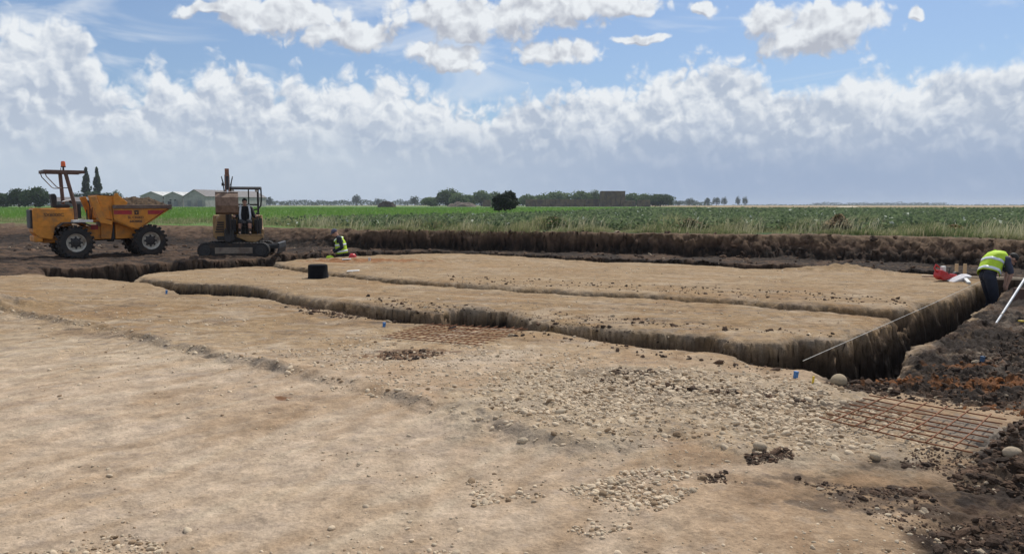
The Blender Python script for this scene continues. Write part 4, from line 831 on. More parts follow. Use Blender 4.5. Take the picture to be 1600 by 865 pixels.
def build_wheel(r=0.53, w=0.42):
    b = MB(); hw = w / 2
    b.lathe([(r * 0.54, -hw * 0.80), (r * 0.64, -hw * 0.98), (r * 0.84, -hw), (r * 0.94, -hw * 0.9), (r * 0.965, -hw * 0.6), (r * 0.97, 0), (r * 0.965, hw * 0.6), (r * 0.94, hw * 0.9), (r * 0.84, hw), (r * 0.64, hw * 0.98), (r * 0.54, hw * 0.80)], axis='Y', n=48, cap=False)
    for i in range(20):                                    # chevron lugs
        for s in (-1, 1):
            a = 2 * math.pi * (i + (0.25 if s > 0 else 0)) / 20; q = Matrix.Rotation(a, 3, 'Y') @ Matrix.Rotation(s * 0.6, 3, 'X')
            c = Matrix.Rotation(a, 3, 'Y') @ Vector((0, s * hw * 0.48, r * 0.950)); b.box(c, (0.095, hw * 1.0, 0.05), q)
            c = Matrix.Rotation(a + 0.07 * s, 3, 'Y') @ Vector((0, s * hw * 0.88, r * 0.865)); b.box(c, (0.07, 0.05, 0.13), Matrix.Rotation(a, 3, 'Y'))
    tyre = b
    d = MB(); d.lathe([(r * 0.55, -hw * 0.86), (r * 0.575, -hw * 0.92), (r * 0.545, -hw * 0.84), (r * 0.50, -hw * 0.55), (r * 0.47, -hw * 0.30), (r * 0.40, -hw * 0.26), (r * 0.32, -hw * 0.40), (r * 0.2, -hw * 0.44), (0, -hw * 0.44)], axis='Y', n=40, cap=False)
    d.lathe([(0, hw * 0.5), (r * 0.46, hw * 0.5), (r * 0.56, hw * 0.84)], axis='Y', n=40, cap=False)
    h = MB(); h.lathe([(r * 0.31, -hw * 0.36), (r * 0.27, -hw * 0.66), (r * 0.16, -hw * 0.72), (r * 0.14, -hw * 0.86), (0, -hw * 0.88)], axis='Y', n=24)
    for i in range(8):
        a = 2 * math.pi * i / 8; c = (math.cos(a) * r * 0.335, 0, math.sin(a) * r * 0.335); h.cyl((c[0], -hw * 0.26, c[2]), (c[0], -hw * 0.60, c[2]), 0.036, n=6)
    return tyre, d, h
def build_dumper():
    DA, DS = R(38), 0.92; p = Vector((-13.17, 26.0, gz(-13.17, 26.0) - 0.02)); root = empty('site_dumper', p, DA); root.scale = (DS, DS, DS); tag(root, 'yellow articulated site dumper loaded with soil, standing on the dark earth at the left', 'dumper')
    tyre, rim, hub = build_wheel(); first = None
    wm = rim.build('wheel', RIMM, root, smooth=40); t = tyre.build('tyre', RUBBER, wm, 0.008); h = hub.build('hub', BLACKM, wm, smooth=35)
    spots = [(-1.18, -0.78, 0), (1.18, -0.78, 0), (-1.18, 0.78, 180), (1.18, 0.78, 180)]
    for i, (x, y, a) in enumerate(spots):
        o = wm if i == 0 else copy_tree(wm, root); o.location = (x, y, 0.52 if x < 0 else 0.53); o.rotation_euler = (0, 0, R(a)); 
    # rear engine body
    b = MB(); b.prism([(-2.36, 1.62), (-2.36, 0.88), (-2.20, 0.70), (-1.80, 0.62), (-1.72, 1.02), (-1.55, 1.16), (-0.95, 1.18), (-0.78, 1.02), (-0.78, 1.20), (-1.12, 1.22), (-1.12, 1.66), (-2.32, 1.66)], -0.52, 0.52)
    b.build('engine_body', YEL, root, 0.025)
    b = MB(); b.box((-1.72, 0, 1.672), (1.18, 0.96, 0.022)); b.build('bonnet', YEL, root, 0.008)
    b = MB(); b.box((-2.385, 0, 1.32), (0.05, 0.90, 0.62)); 
    for i in range(9): b.box((-2.415, 0, 1.06 + i * 0.065), (0.03, 0.86, 0.03))
    b.build('grille', BLACKM, root, 0.006)
    b = MB(); b.box((-1.72, -0.522, 1.32), (1.0, 0.012, 0.52)); b.build('side_panel', YEL, root, 0.004)
    lettering('SX6000C', 0.155, (-1.74, -0.5295, 1.45), root, stretch=1.0)
    b = MB(); b.box((-2.22, 0, 0.66), (0.26, 1.0, 0.2)); b.build('counterweight', YEL, root, 0.03)
    for s in (-1, 1):
        b = MB(); b.prism([(-1.72, 1.06), (-1.55, 1.20), (-0.95, 1.22), (-0.70, 1.10), (-0.70, 1.07), (-0.95, 1.18), (-1.53, 1.165), (-1.70, 1.03)], s * 0.56, s * 0.99); b.build('mudguard', BLACKM, root, 0.006)
    for s in (-1, 1): b = MB(); b.box((-0.95, s * 0.78, 1.245), (0.60, 0.44, 0.075)); b.build('step_plate', WHITEM, root, 0.006)
    # chassis and articulation
    b = MB(); b.box((-0.55, 0, 0.82), (0.72, 0.66, 0.46)); b.box((-1.3, 0, 0.62), (1.5, 0.5, 0.22)); b.prism([(-0.30, 1.28), (-0.32, 0.62), (0.0, 0.60), (0.10, 1.20)], -0.42, 0.42); b.build('rear_chassis', YEL, root, 0.02)
    b = MB(); b.prism([(0.14, 1.16), (0.14, 0.60), (1.55, 0.64), (1.62, 0.88), (0.9, 0.94), (0.5, 1.06)], -0.46, 0.46); b.box((1.2, 0, 0.70), (0.9, 0.62, 0.3)); b.build('front_chassis', YEL, root, 0.02)
    b = MB(); b.cyl((0.06, 0, 0.5), (0.06, 0, 1.25), 0.12); b.box((0.06, -0.3, 0.88), (0.13, 0.16, 0.6)); b.cyl((-1.18, -0.7, 0.52), (-1.18, 0.7, 0.52), 0.12); b.cyl((1.18, -0.7, 0.53), (1.18, 0.7, 0.53), 0.12); b.cyl((-0.5, -.25, 0.6), (0.55, -.3, 0.62), 0.05); b.build('axle', BLACKM, root, 0.005)
    b = MB(); b.box((-0.5, -0.345, 1.02), (0.22, 0.03, 0.16)); b.build('warning_plate', REDM, root, 0.004)
    # driving place
    b = MB(); b.prism([(-1.06, 1.24), (-0.30, 1.26), (-0.30, 1.22), (-1.06, 1.20)], -0.5, 0.5); b.build('footplate', YEL, root, 0.005)
    b = MB(); b.box((-1.42, 0, 1.75), (0.46, 0.48, 0.13)); b.prism([(-1.72, 1.70), (-1.58, 1.70), (-1.58, 2.10), (-1.64, 2.18), (-1.76, 2.14)], -0.23, 0.23); b.build('seat', SEATM, root, 0.04)
    b = MB(); b.tube([(-0.98, 0, 1.25), (-1.02, 0, 1.8), (-1.18, 0, 1.93)], 0.04); b.box((-0.93, 0, 1.58), (0.12, 0.5, 0.5)); b.build('steering_column', BLACKM, root, 0.01)
    b = MB(); q = [Vector((-1.22 + 0.19 * math.cos(a) * 0.95, 0.19 * math.sin(a), 1.95 + 0.19 * math.cos(a) * 0.3)) for a in np.linspace(0, 2 * math.pi, 25)]; b.tube(q, 0.016, 6); b.bar(q[0], q[12], 0.03, 0.012); b.bar(q[6], q[18], 0.03, 0.012); b.build('steering_wheel', WHITEM, root)
    b = MB(); b.tube([(-0.62, -0.32, 1.2), (-0.60, -0.30, 1.75), (-0.64, -0.30, 1.9)], 0.018); b.tube([(-0.55, -0.1, 1.2), (-0.50, -0.12, 1.7)], 0.018); b.tube([(-0.72, -0.40, 1.22), (-0.72, -0.36, 1.62)], 0.022); b.ball((-0.64, -0.30, 1.92), 0.035); b.build('lever', BLACKM, root)
    # roll bar and its roof frame
    for s, lean in ((-1, 0.14), (1, -0.08)):
        b = MB(); b.tube([(-1.22 + lean, s * 0.50, 1.18), (-1.22 + lean * 0.9, s * 0.50, 1.75), (-1.34, s * 0.50, 2.90)], 0.062, 8); b.build('roll_bar_post', POSTM, root, smooth=50)
    b = MB(); 
    for s in (-1, 1): b.box((-1.37, s * 0.52, 2.90), (1.22, 0.07, 0.11))
    for x in (-1.95, -1.34, -0.79): b.box((x, 0, 2.905), (0.07, 0.97, 0.09))
    b.build('roof_frame', POSTM, root, 0.008)
    for s in (-1, 1):
        b = MB(); b.tube([(-1.93, s * 0.50, 2.86), (-1.90, s * 0.50, 2.74), (-1.62, s * 0.50, 2.40), (-1.55, s * 0.50, 2.36), (-1.29, s * 0.50, 2.36)], 0.017, 6); b.build('brace', POSTM, root, smooth=60)
    b = MB(); b.cyl((-1.34, -0.2, 2.94), (-1.34, -0.2, 3.07), 0.03); b.cyl((-1.34, -0.2, 3.06), (-1.34, -0.2, 3.09), 0.08, 0.08, 20); be = b.build('beacon', BLACKM, root)
    b = MB(); b.lathe([(0.072, 0), (0.075, 0.03), (0.07, 0.13), (0.055, 0.17), (0.0, 0.185)], (-1.34, -0.2, 3.09), n=20); b.build('lens', AMBER, be, smooth=50)
    b = MB(); b.tube([(-1.34, 0.3, 2.94), (-1.34, 0.3, 3.06)], 0.012); b.build('aerial', BLACKM, root)
    # skip
    side = [(-0.02, 1.24), (0.62, 0.98), (0.78, 0.93), (1.95, 1.62), (2.02, 1.66), (-0.10, 1.66)]
    prof = [(-0.08, 1.78), (-0.02, 1.26), (0.55, 1.00), (0.80, 0.94), (1.86, 1.64)]
    b = MB(); y0, y1, t = -0.90, 0.90, 0.03
    b.prism([(0.00, 1.76), (0.02, 1.27), (0.55, 1.02), (0.78, 0.955), (1.84, 1.68), (1.84, 1.76)], y0, y0 + t); b.prism([(0.00, 1.76), (0.02, 1.27), (0.55, 1.02), (0.78, 0.955), (1.84, 1.68), (1.84, 1.76)], y1 - t, y1)
    for i in range(len(prof) - 1):
        (xa, za), (xb, zb) = prof[i], prof[i + 1]; b.bar((xa, 0, za), (xb, 0, zb), (y1 - y0) - 2 * t - 0.006, 0.035, (0, 1, 0) if False else (0, 0, 1))
    sk = b.build('skip', YEL, root, 0.012)
    b = MB()
    for y in (y0 - 0.012, y1 + 0.012): b.box((0.92, y, 1.725), (1.86, 0.075, 0.125))
    b.box((1.87, 0, 1.715), (0.12, 1.88, 0.17)); b.build('skip_rim', BARE, sk, 0.012)
    b = MB(); b.prism([(0.02, 1.60), (0.02, 1.46), (0.60, 1.46), (0.60, 1.60)], y0 - 0.006, y0 + 0.001); b.build('red_stripe', REDM, sk); b = MB(); b.prism([(1.12, 1.60), (1.12, 1.46), (1.52, 1.46), (1.70, 1.60)], y0 - 0.006, y0 + 0.001); b.build('red_stripe', REDM, sk)
    b = MB(); b.prism([(0.68, 1.60), (0.68, 1.45), (0.82, 1.45), (0.82, 1.60)], y0 - 0.005, y0 + 0.001); b.build('emblem', LETTER, sk)
    b = MB(); b.prism([(0.72, 1.565), (0.735, 1.49), (0.765, 1.49), (0.78, 1.565), (0.75, 1.53)], y0 - 0.008, y0 - 0.004); b.build('emblem_mark', YEL, sk)
    lettering('SL CREED', 0.115, (0.72, y0 - 0.004, 1.35), sk, stretch=1.05); lettering('682006', 0.115, (0.72, y0 - 0.004, 1.215), sk, stretch=1.2)
    # tall shield at the back of the skip
    b = MB(); b.prism([(-0.72, 2.05), (-0.52, 2.09), (-0.22, 1.30), (-0.02, 1.24), (-0.05, 1.10), (-0.42, 1.18)], -0.90, -0.82); b.build('skip_arm', YEL, root, 0.012); b = MB(); b.prism([(-0.72, 2.05), (-0.52, 2.09), (-0.22, 1.30), (-0.02, 1.24), (-0.05, 1.10), (-0.42, 1.18)], 0.82, 0.90); b.build('skip_arm', YEL, root, 0.012)
    b = MB(); b.prism([(-0.46, 2.12), (0.24, 2.08), (0.28, 1.62), (-0.02, 1.28), (-0.30, 1.32)], -0.80, 0.80); b.build('skip_shield', YEL, root, 0.02)
    b = MB(); b.prism([(0.02, 2.10), (0.06, 2.10), (0.08, 2.19), (0.18, 2.19), (0.20, 2.12), (0.48, 1.88), (0.44, 1.79), (0.05, 1.74)], -0.90, -0.82); b.build('skip_cheek', YEL, root, 0.012); b = MB(); b.prism([(0.02, 2.10), (0.20, 2.12), (0.48, 1.88), (0.44, 1.79), (0.05, 1.74)], 0.82, 0.90); b.build('skip_cheek', YEL, root, 0.012)
    b = MB(); b.prism([(-0.42, 2.135), (0.22, 2.10), (0.22, 2.115), (-0.42, 2.15)], -0.79, 0.79); b.build('shield_lip', BARE, root)
    b = MB(); b.tube([(0.05, -0.2, 0.9), (0.5, -0.2, 1.1)], 0.05); b.build('tipping_ram', CHROME, root)
    load = soil_mound('soil_load', 1.70, 1.85, 0.34, 3.0); tag(load, 'brown soil load heaped in the dumper skip', 'soil heap'); load.matrix_world = Matrix.Translation(p) @ Matrix.Rotation(DA, 4, 'Z') @ Matrix.Scale(DS, 4) @ Matrix.Translation((0.96, 0, 1.70))
build_dumper()
# ---------------------------------------------------------------- people
SKIN = mat('skin', (0.48, 0.27, 0.19), 0.55, var=0.06)
HAIR = mat('dark_hair', (0.02, 0.015, 0.012), 0.7)
NAVY = mat('navy_cloth', (0.014, 0.017, 0.03), 0.85, bump=0.3, bump_scale=30)
CHARC = mat('black_cloth', (0.012, 0.012, 0.015), 0.85, bump=0.3, bump_scale=30)
SHORTM = mat('grey_shorts', (0.05, 0.05, 0.055), 0.85, bump=0.3, bump_scale=30)
BOOTM = mat('work_boot', (0.06, 0.045, 0.035), 0.8)
HIVIS = mat('hi_vis_yellow', (0.50, 0.72, 0.03), 0.7, var=0.06, dirt=(0.30, 0.36, 0.05), dirt_amt=0.3, bump=0.25, bump_scale=18)
REFL = mat('reflective_band', (0.78, 0.82, 0.85), 0.35, var=0.03)
def blend_body(name, parts, m, parent, voxel=0.011, smooth=5):
    """capsules and balls fused into one continuous surface"""
    b = MB()
    for q in parts:
        if q[0] == 'ball': b.ball(q[1], q[2], 14, 10, q[3] if len(q) > 3 else None)
        else:
            pts, rs = q[1], q[2]; b.tube(pts, rs, 14)
            for e in (0, -1): b.ball(pts[e], rs[e], 14, 8)
    o = b.build(name, m, parent)
    r = o.modifiers.new('fuse', 'REMESH'); r.mode = 'VOXEL'; r.voxel_size = voxel; r.use_smooth_shade = True
    s = o.modifiers.new('soften', 'SMOOTH'); s.factor = 0.5; s.iterations = smooth
    return o
def V3(*a): return Vector(a)
def head_parts(c, fwd, up):
    """skull, jaw, nose, brow, ears and neck stub about the head centre"""
    fwd, up = Vector(fwd).normalized(), Vector(up); up = (up - fwd * up.dot(fwd)).normalized(); s = fwd.cross(up); M = Matrix((s, fwd, up)).transposed(); c = Vector(c)
    P = lambda x, y, z: c + M @ Vector((x, y, z))
    return [('ball', P(0, -0.012, 0.03), (0.077, 0.096, 0.088), M), ('ball', P(0, 0.022, -0.05), (0.058, 0.066, 0.070), M), ('ball', P(0, 0.045, -0.090), (0.035, 0.035, 0.03), M), ('tube', [P(0, 0.082, 0.015), P(0, 0.110, -0.028)], [0.010, 0.017]),
            ('ball', P(0, 0.078, 0.028), (0.055, 0.016, 0.012), M), ('ball', P(0.078, -0.01, -0.012), (0.011, 0.022, 0.034), M), ('ball', P(-0.078, -0.01, -0.012), (0.011, 0.022, 0.034), M), ('ball', P(0, 0.083, -0.066), (0.024, 0.014, 0.010), M)], P, M
def hand_parts(w, d, curl, side):
    """palm, four bent fingers and a thumb; d points along the hand, curl towards the palm side"""
    w, d, c = Vector(w), Vector(d).normalized(), Vector(curl); c = (c - d * c.dot(d)).normalized(); s = d.cross(c) * side
    o = [('tube', [w, w + d * 0.045, w + d * 0.085], [0.026, 0.034, 0.032]), ('ball', w + d * 0.05, (0.03, 0.03, 0.03))]
    for i, L in enumerate((0.070, 0.080, 0.076, 0.060)):
        a = w + d * 0.085 + s * (0.030 - i * 0.020); k1 = a + (d * 0.85 + c * 0.45).normalized() * L * 0.5; k2 = k1 + (d * 0.35 + c * 0.9).normalized() * L * 0.5; o.append(('tube', [a - d * 0.02, a, k1, k2], [0.0105, 0.0105, 0.0095, 0.008]))
    a = w + d * 0.03 + s * 0.03; o.append(('tube', [a, a + (s * 0.7 + d * 0.7 + c * 0.2).normalized() * 0.035, a + (s * 0.45 + d * 0.9 + c * 0.5).normalized() * 0.062], [0.013, 0.012, 0.009]))
    return o
def limb(a, b, c, r0, r1, r2): 
    a, b, c = Vector(a), Vector(b), Vector(c); return ('tube', [a, a.lerp(b, 0.35), b, b.lerp(c, 0.3), c], [r0, r0 * 0.97, r1, r1 * 1.06, r2])
def torso_parts(pel, chest, neck, shL, shR, side, k=1.0, hipw=0.10, extra=0.0):
    pel, chest, neck = Vector(pel), Vector(chest), Vector(neck); s = Vector(side).normalized(); mid = pel.lerp(chest, 0.5); o = []
    for sg in (-1, 1):
        o.append(('tube', [pel + s * sg * 0.075, mid + s * sg * 0.065, chest + s * sg * 0.085], [0.105 * k + extra, 0.098 * k + extra, 0.112 * k + extra]))
    o.append(('tube', [chest, neck.lerp(chest, 0.15)], [0.10 * k + extra, 0.06 + extra])); o.append(('tube', [Vector(shL), chest.lerp(neck, 0.6), Vector(shR)], [0.068 + extra, 0.08 + extra, 0.068 + extra]))
    return o
def person(root, J, fwd, up, trousers, shirt, vest=None, shorts=False, bare_arm=False, hat=None, hand_dirs=None):
    """J: joints in world space relative to the root"""
    J = {k: Vector(v) for k, v in J.items()}
    side = (J['shL'] - J['shR']).normalized()
    hp, P, M = head_parts(J['head'], fwd, up)
    parts = hp + torso_parts(J['pel'], J['chest'], J['neck'], J['shL'], J['shR'], side)
    parts.append(('tube', [J['chest'].lerp(J['neck'], 0.5), J['neck'], P(0, -0.02, -0.06)], [0.07, 0.056, 0.055]))
    for s_, sg in (('L', 1), ('R', -1)):
        parts.append(limb(J['sh' + s_], J['el' + s_], J['wr' + s_], 0.056, 0.042, 0.028)); hd = (hand_dirs or {}).get(s_, (J['wr' + s_] - J['el' + s_], Vector((0, 0, -1)) + side * -0.3 * sg)); parts += hand_parts(J['wr' + s_], hd[0], hd[1], sg)
        parts.append(limb(J['hip' + s_], J['kn' + s_], J['an' + s_], 0.088, 0.058, 0.040)); parts.append(('tube', [J['an' + s_], J['to' + s_]], [0.045, 0.032]))
    body = blend_body('body', parts, SKIN, root, 0.009, 4)
    # eyes and mouth as small inlays
    for sg in (-1, 1):
        b = MB(); b.ball(P(sg * 0.032, 0.079, 0.006), 0.0125, 10, 8)
        b.build('eye', mat('eye', (0.05, 0.035, 0.03), 0.3), root)
    hb = MB(); hb.ball(P(0, -0.022, 0.045), (0.086, 0.099, 0.086), 18, 12, M)
    if hat is None: 
        o = hb.build('hair', HAIR, root, smooth=80)
    else:
        hb.tube([P(0, 0.05, 0.062), P(0, 0.13, 0.045)], [0.06, 0.045], 10); o = blend_body('cap', [('ball', P(0, -0.015, 0.05), (0.09, 0.105, 0.085), M), ('ball', P(0, 0.085, 0.045), (0.07, 0.07, 0.012), M)], hat, root, 0.008, 3); bpy.data.objects.remove(hb.build('hair', HAIR)) 
    # clothing
    tp = []
    for s_ in 'LR':
        if shorts: tp.append(limb(J['hip' + s_], J['hip' + s_].lerp(J['kn' + s_], 0.55), J['hip' + s_].lerp(J['kn' + s_], 0.95), 0.108, 0.098, 0.086))
        else: tp.append(limb(J['hip' + s_], J['kn' + s_], J['an' + s_], 0.108, 0.078, 0.068))
    w = J['pel'].lerp(J['chest'], 0.22)
    for sg in (-1, 1): tp.append(('tube', [J['pel'] + side * sg * 0.075, w + side * sg * 0.07], [0.122, 0.112]))
    blend_body('shorts' if shorts else 'trousers', tp, trousers, root, 0.012, 4)
    sp = torso_parts(J['pel'], J['chest'], J['neck'], J['shL'], J['shR'], side, 1.0, extra=0.013)
    for s_ in 'LR':
        if bare_arm: sp.append(limb(J['sh' + s_], J['sh' + s_].lerp(J['el' + s_], 0.45), J['sh' + s_].lerp(J['el' + s_], 0.85), 0.072, 0.066, 0.062))
        else: sp.append(limb(J['sh' + s_], J['el' + s_], J['wr' + s_], 0.072, 0.058, 0.045))
    blend_body('shirt', sp, shirt, root, 0.012, 4)
    for s_ in 'LR': blend_body('boot', [('tube', [J['an' + s_] + Vector((0, 0, 0.10)), J['an' + s_]], [0.058, 0.062]), ('tube', [J['an' + s_] + Vector((0, 0, -0.03)), J['to' + s_]], [0.058, 0.046])], BOOTM, root, 0.012, 3)
    if vest: vest(root, J, side)
    return P, M
def vest_loft(root, J, side, front, bands, hem=-0.10, r0=(0.245, 0.175), r1=(0.225, 0.165), top=0.86, gap=0.0, bulge=0.0):
    """open waistcoat: rings along the spine, wider than the shirt, with two bands and shoulder straps"""
    pel, chest, neck = J['pel'], J['chest'], J['neck']; S = Vector(side).normalized()
    def spine(t):
        a, b_, c = pel, chest, neck
        if t < 0: return a + (b_ - a) * t
        return (a * (1 - t) ** 2 + b_ * 2 * t * (1 - t) + c * t * t) if False else (a.lerp(b_, t / 0.62) if t < 0.62 else b_.lerp(c, (t - 0.62) / 0.38))
    fr = Vector(front).normalized(); rings = 15; n = 40; b = MB(); ts = np.linspace(hem, top, rings)
    def ring(t, grow=0.0):
        c = spine(t); d = (spine(t + 0.05) - spine(t - 0.05)).normalized(); f = (fr - d * fr.dot(d)).normalized(); s = f.cross(d); k = (t - hem) / (top - hem); out = []
        for i in range(n):
            a = gap + (2 * math.pi - 2 * gap) * i / (n - 1); rx = (r0[0] * (1 - k) + r1[0] * k) * (1 - 0.45 * max(0, (k - 0.72) / 0.28) ** 1.5); ry = (r0[1] * (1 - k) + r1[1] * k) * (1 - 0.30 * max(0, (k - 0.72) / 0.28) ** 1.5)
            w = 1 + 0.03 * math.sin(5 * a + 3 * t) + 0.02 * math.sin(9 * a + 11 * t); out.append(c + f * math.cos(a) * (ry * w + grow) + s * math.sin(a) * (rx * w + grow))
        return out
    def sheet(t0, t1, m, grow, mb):
        base = len(mb.v); tt = np.linspace(t0, t1, m)
        R_ = [ring(t, grow) for t in tt]; vs = [p for r in R_ for p in r]; fs = [(i * n + k, i * n + k + 1, (i + 1) * n + k + 1, (i + 1) * n + k) for i in range(m - 1) for k in range(n - 1)]; mb.add(vs, fs)
    sheet(hem, top, rings, 0.0, b); v = b.build('vest', HIVIS, root, smooth=80); so = v.modifiers.new('thick', 'SOLIDIFY'); so.thickness = 0.008; so.offset = 1
    for (t0, t1) in bands:
        q = MB(); sheet(t0, t1, 4, 0.011, q); o = q.build('reflective_band', REFL, v, smooth=80); so = o.modifiers.new('thick', 'SOLIDIFY'); so.thickness = 0.003; so.offset = 1
    for sg in (-1, 1):
        q = MB(); pts = []
        d = (neck - chest).normalized(); f = (fr - d * fr.dot(d)).normalized()
        for a in np.linspace(-1.25, 1.25, 13): pts.append(chest.lerp(neck, 0.25 + 0.50 * math.cos(a * 0.95)) + S * sg * 0.115 + f * 0.165 * math.sin(a))
        for i in range(len(pts) - 1): q.bar(pts[i], pts[i + 1] + (pts[i + 1] - pts[i]) * 0.15, 0.075, 0.012, (pts[i] - chest))
        q.build('shoulder_strap', HIVIS, v, 0.003)
        q = MB()
        for i in range(1, len(pts) - 2): q.bar(pts[i] + (pts[i] - chest).normalized() * 0.009, pts[i + 1] + (pts[i + 1] - chest).normalized() * 0.009, 0.045, 0.006, (pts[i] - chest))
        q.build('reflective_band', REFL, v)

# ---------------------------------------------------------------- excavator
def build_excavator():
    p = on_ground(372, 399, -0.12); A = R(20); root = empty('mini_excavator', p, A); tag(root, 'small tracked excavator with open canopy and raised bucket, working by the left trench', 'excavator')
    Mroot = Matrix.Translation(p) @ Matrix.Rotation(A, 4, 'Z')
    # undercarriage: tracks run nearly across the view
    U = Matrix.Rotation(R(-12), 4, 'Z')
    for s in (-1, 1):
        b = MB(U); y = s * 0.58; L, r, w = 0.86, 0.235, 0.34; prof = []
        for i in range(13): a = math.pi / 2 - math.pi * i / 12; prof.append((L + r * math.cos(a), r + r * math.sin(a)))
        for i in range(13): a = -math.pi / 2 - math.pi * i / 12; prof.append((-L + r * math.cos(a), r + r * math.sin(a)))
        b.prism(prof, y - w / 2, y + w / 2)
        per = []
        for i in range(len(prof)): 
            a, c = Vector((prof[i][0], 0, prof[i][1])), Vector((prof[(i + 1) % len(prof)][0], 0, prof[(i + 1) % len(prof)][1])); k = max(1, round((c - a).length / 0.1))
            for j in range(k): per.append((a.lerp(c, (j + 0.5) / k), (c - a).normalized()))
        for q, d in per: b.box(q + Vector((0, y, 0)), (0.05, w, 0.035), Matrix((d, (0, 1, 0), d.cross(Vector((0, 1, 0))))).transposed())
        t = b.build('track', RUBBER, root, 0.006)
        o = y + s * (w / 2 + 0.006); b = MB(U); b.box((0.02, o, 0.235), (1.16, 0.03, 0.20)); b.build('roller_frame', mat('track_frame', (0.22, 0.18, 0.14), 0.7, dirt=(0.12, 0.08, 0.06), dirt_amt=0.7), t, 0.01)
        for x in (-L, L): b = MB(U); b.cyl((x, o - s * 0.02, r), (x, o + s * 0.02, r), 0.17, n=20); b.cyl((x, o, r), (x, o + s * 0.045, r), 0.07, n=16); b.build('sprocket', BLACKM, t, 0.006)
    b = MB(U); b.box((0, 0, 0.34), (1.1, 0.9, 0.2)); b.cyl((0, 0, 0.40), (0, 0, 0.60), 0.36, n=28); b.build('undercarriage', BLACKM, root, 0.01)
    for y in (-0.35, 0.35): b = MB(U); b.bar((0.5, y, 0.34), (1.36, y, 0.34), 0.09, 0.13); b.build('blade_arm', BLACKM, root, 0.01)
    b = MB(U); b.prism([(1.36, 0.14), (1.40, 0.12), (1.45, 0.30), (1.44, 0.46), (1.38, 0.48), (1.40, 0.30)], -0.78, 0.78); b.build('dozer_blade', BLACKM, root, 0.008)
    # upper structure: front faces -y, the operator sits on the right of the picture
    b = MB(); b.box((0.08, 0.20, 0.62), (1.42, 1.28, 0.13)); b.build('turntable_deck', BLACKM, root, 0.02)
    b = MB()
    sk = [(-0.05, 0.66), (0.30, 0.50), (0.55, 0.48), (0.78, 0.62), (0.80, 0.74), (-0.05, 0.74)]; b.prism(sk, -0.50, -0.40); b.box((0.785, 0.12, 0.66), (0.05, 1.0, 0.15)); b.build('front_skirt', YEL2, root, 0.03)
    b = MB(); b.prism([(-0.70, 0.60), (-0.28, 0.60), (-0.28, 1.38), (-0.36, 1.42), (-0.52, 1.40), (-0.64, 1.26), (-0.71, 0.95)], -0.40, 0.62); hd = b.build('side_hood', YEL2, root, 0.06, seg=3)
    for i in range(5): b = MB(); b.box((-0.53 - 0.012 * (2 - i), -0.412, 0.83 + i * 0.075), (0.26 - 0.015 * i, 0.03, 0.045)); b.build('louvre', BLACKM, hd, 0.006)
    b = MB(); b.prism([(0.42, 0.62), (0.92, 0.62), (0.92, 1.26), (0.82, 1.36), (0.42, 1.36)], -0.75, 0.78, 'X'); b.build('counterweight', YEL2, root, 0.06, seg=3)
    b = MB(); b.prism([(-0.42, 0.72), (0.45, 0.72), (0.45, 1.34), (0.30, 1.36), (0.05, 0.98), (-0.42, 0.90)], 0.74, 0.82, 'X'); b.build('side_panel', YEL2, root, 0.02)
    b = MB(); b.box((0.28, -0.05, 0.70), (0.94, 0.9, 0.04)); b.build('floor', BLACKM, root)
    b = MB(); b.box((0.26, 0.20, 0.98), (0.50, 0.48, 0.13)); b.box((0.26, 0.24, 0.82), (0.42, 0.38, 0.22)); b.prism([(0.36, 1.02), (0.48, 1.02), (0.54, 1.52), (0.44, 1.54)], 0.02, 0.50, 'X'); b.build('seat', SEATM, root, 0.04)
    for sx in (-0.10, 0.62):
        b = MB(); b.box((sx, 0.02, 1.02), (0.15, 0.42, 0.40)); c = b.build('console', BLACKM, root, 0.03); b = MB(); b.tube([(sx, -0.12, 1.2), (sx, -0.14, 1.38)], 0.014); b.ball((sx, -0.145, 1.41), (0.026, 0.026, 0.045)); b.build('joystick', BLACKM, c)
    for sx in (0.12, 0.24): b = MB(); b.tube([(sx, -0.36, 0.72), (sx, -0.34, 1.10)], 0.012); b.ball((sx, -0.34, 1.12), 0.022); b.build('travel_lever', BLACKM, root)
    b = MB(); b.box((0.72, -0.30, 0.98), (0.10, 0.16, 0.56)); b.build('control_box', BLACKM, root, 0.01); b = MB(); b.tube([(0.62, -0.42, 0.72), (0.62, -0.42, 1.34)], 0.022); b.build('grab_rail', BLACKM, root)
    # canopy
    b = MB(); b.box((0.25, 0.10, 2.24), (1.06, 1.12, 0.075)); b.prism([(-0.47, 2.20), (-0.47, 2.27), (-0.52, 2.22), (-0.52, 2.17)], -0.27, 0.77, 'X'); b.build('canopy_roof', BLACKM, root, 0.025)
    for pts in ([(-0.20, -0.38, 0.74), (-0.20, -0.40, 2.22)], [(-0.18, 0.58, 1.3), (-0.20, 0.56, 2.22)], [(0.70, 0.58, 1.3), (0.70, 0.56, 2.22)]):
        b = MB(); b.tube(pts, 0.034, 8); b.build('canopy_post', BLACKM, root, smooth=50)
    b = MB(); b.tube([(0.76, -0.40, 2.22), (0.765, -0.41, 1.86), (0.74, -0.41, 1.66), (0.66, -0.40, 1.56), (0.52, -0.38, 1.53)], 0.024, 8); b.build('canopy_bar', BLACKM, root, smooth=60)
    b = MB(); b.bar((-0.20, 0.57, 1.70), (0.70, 0.57, 1.70), 0.03, 0.05); b.bar((0.40, 0.57, 1.3), (0.40, 0.57, 2.22), 0.04, 0.04); b.build('rear_guard', BLACKM, root, 0.005)
    for x in (-0.12, 0.62): 
        b = MB(); b.cyl((x, -0.47, 2.15), (x, -0.40, 2.15), 0.05, n=16); b.box((x, -0.44, 2.20), (0.03, 0.03, 0.08)); l = b.build('work_light', BLACKM, root); b = MB(); b.cyl((x, -0.476, 2.15), (x, -0.468, 2.15), 0.043, n=16); b.build('lens', WHITEM, l)
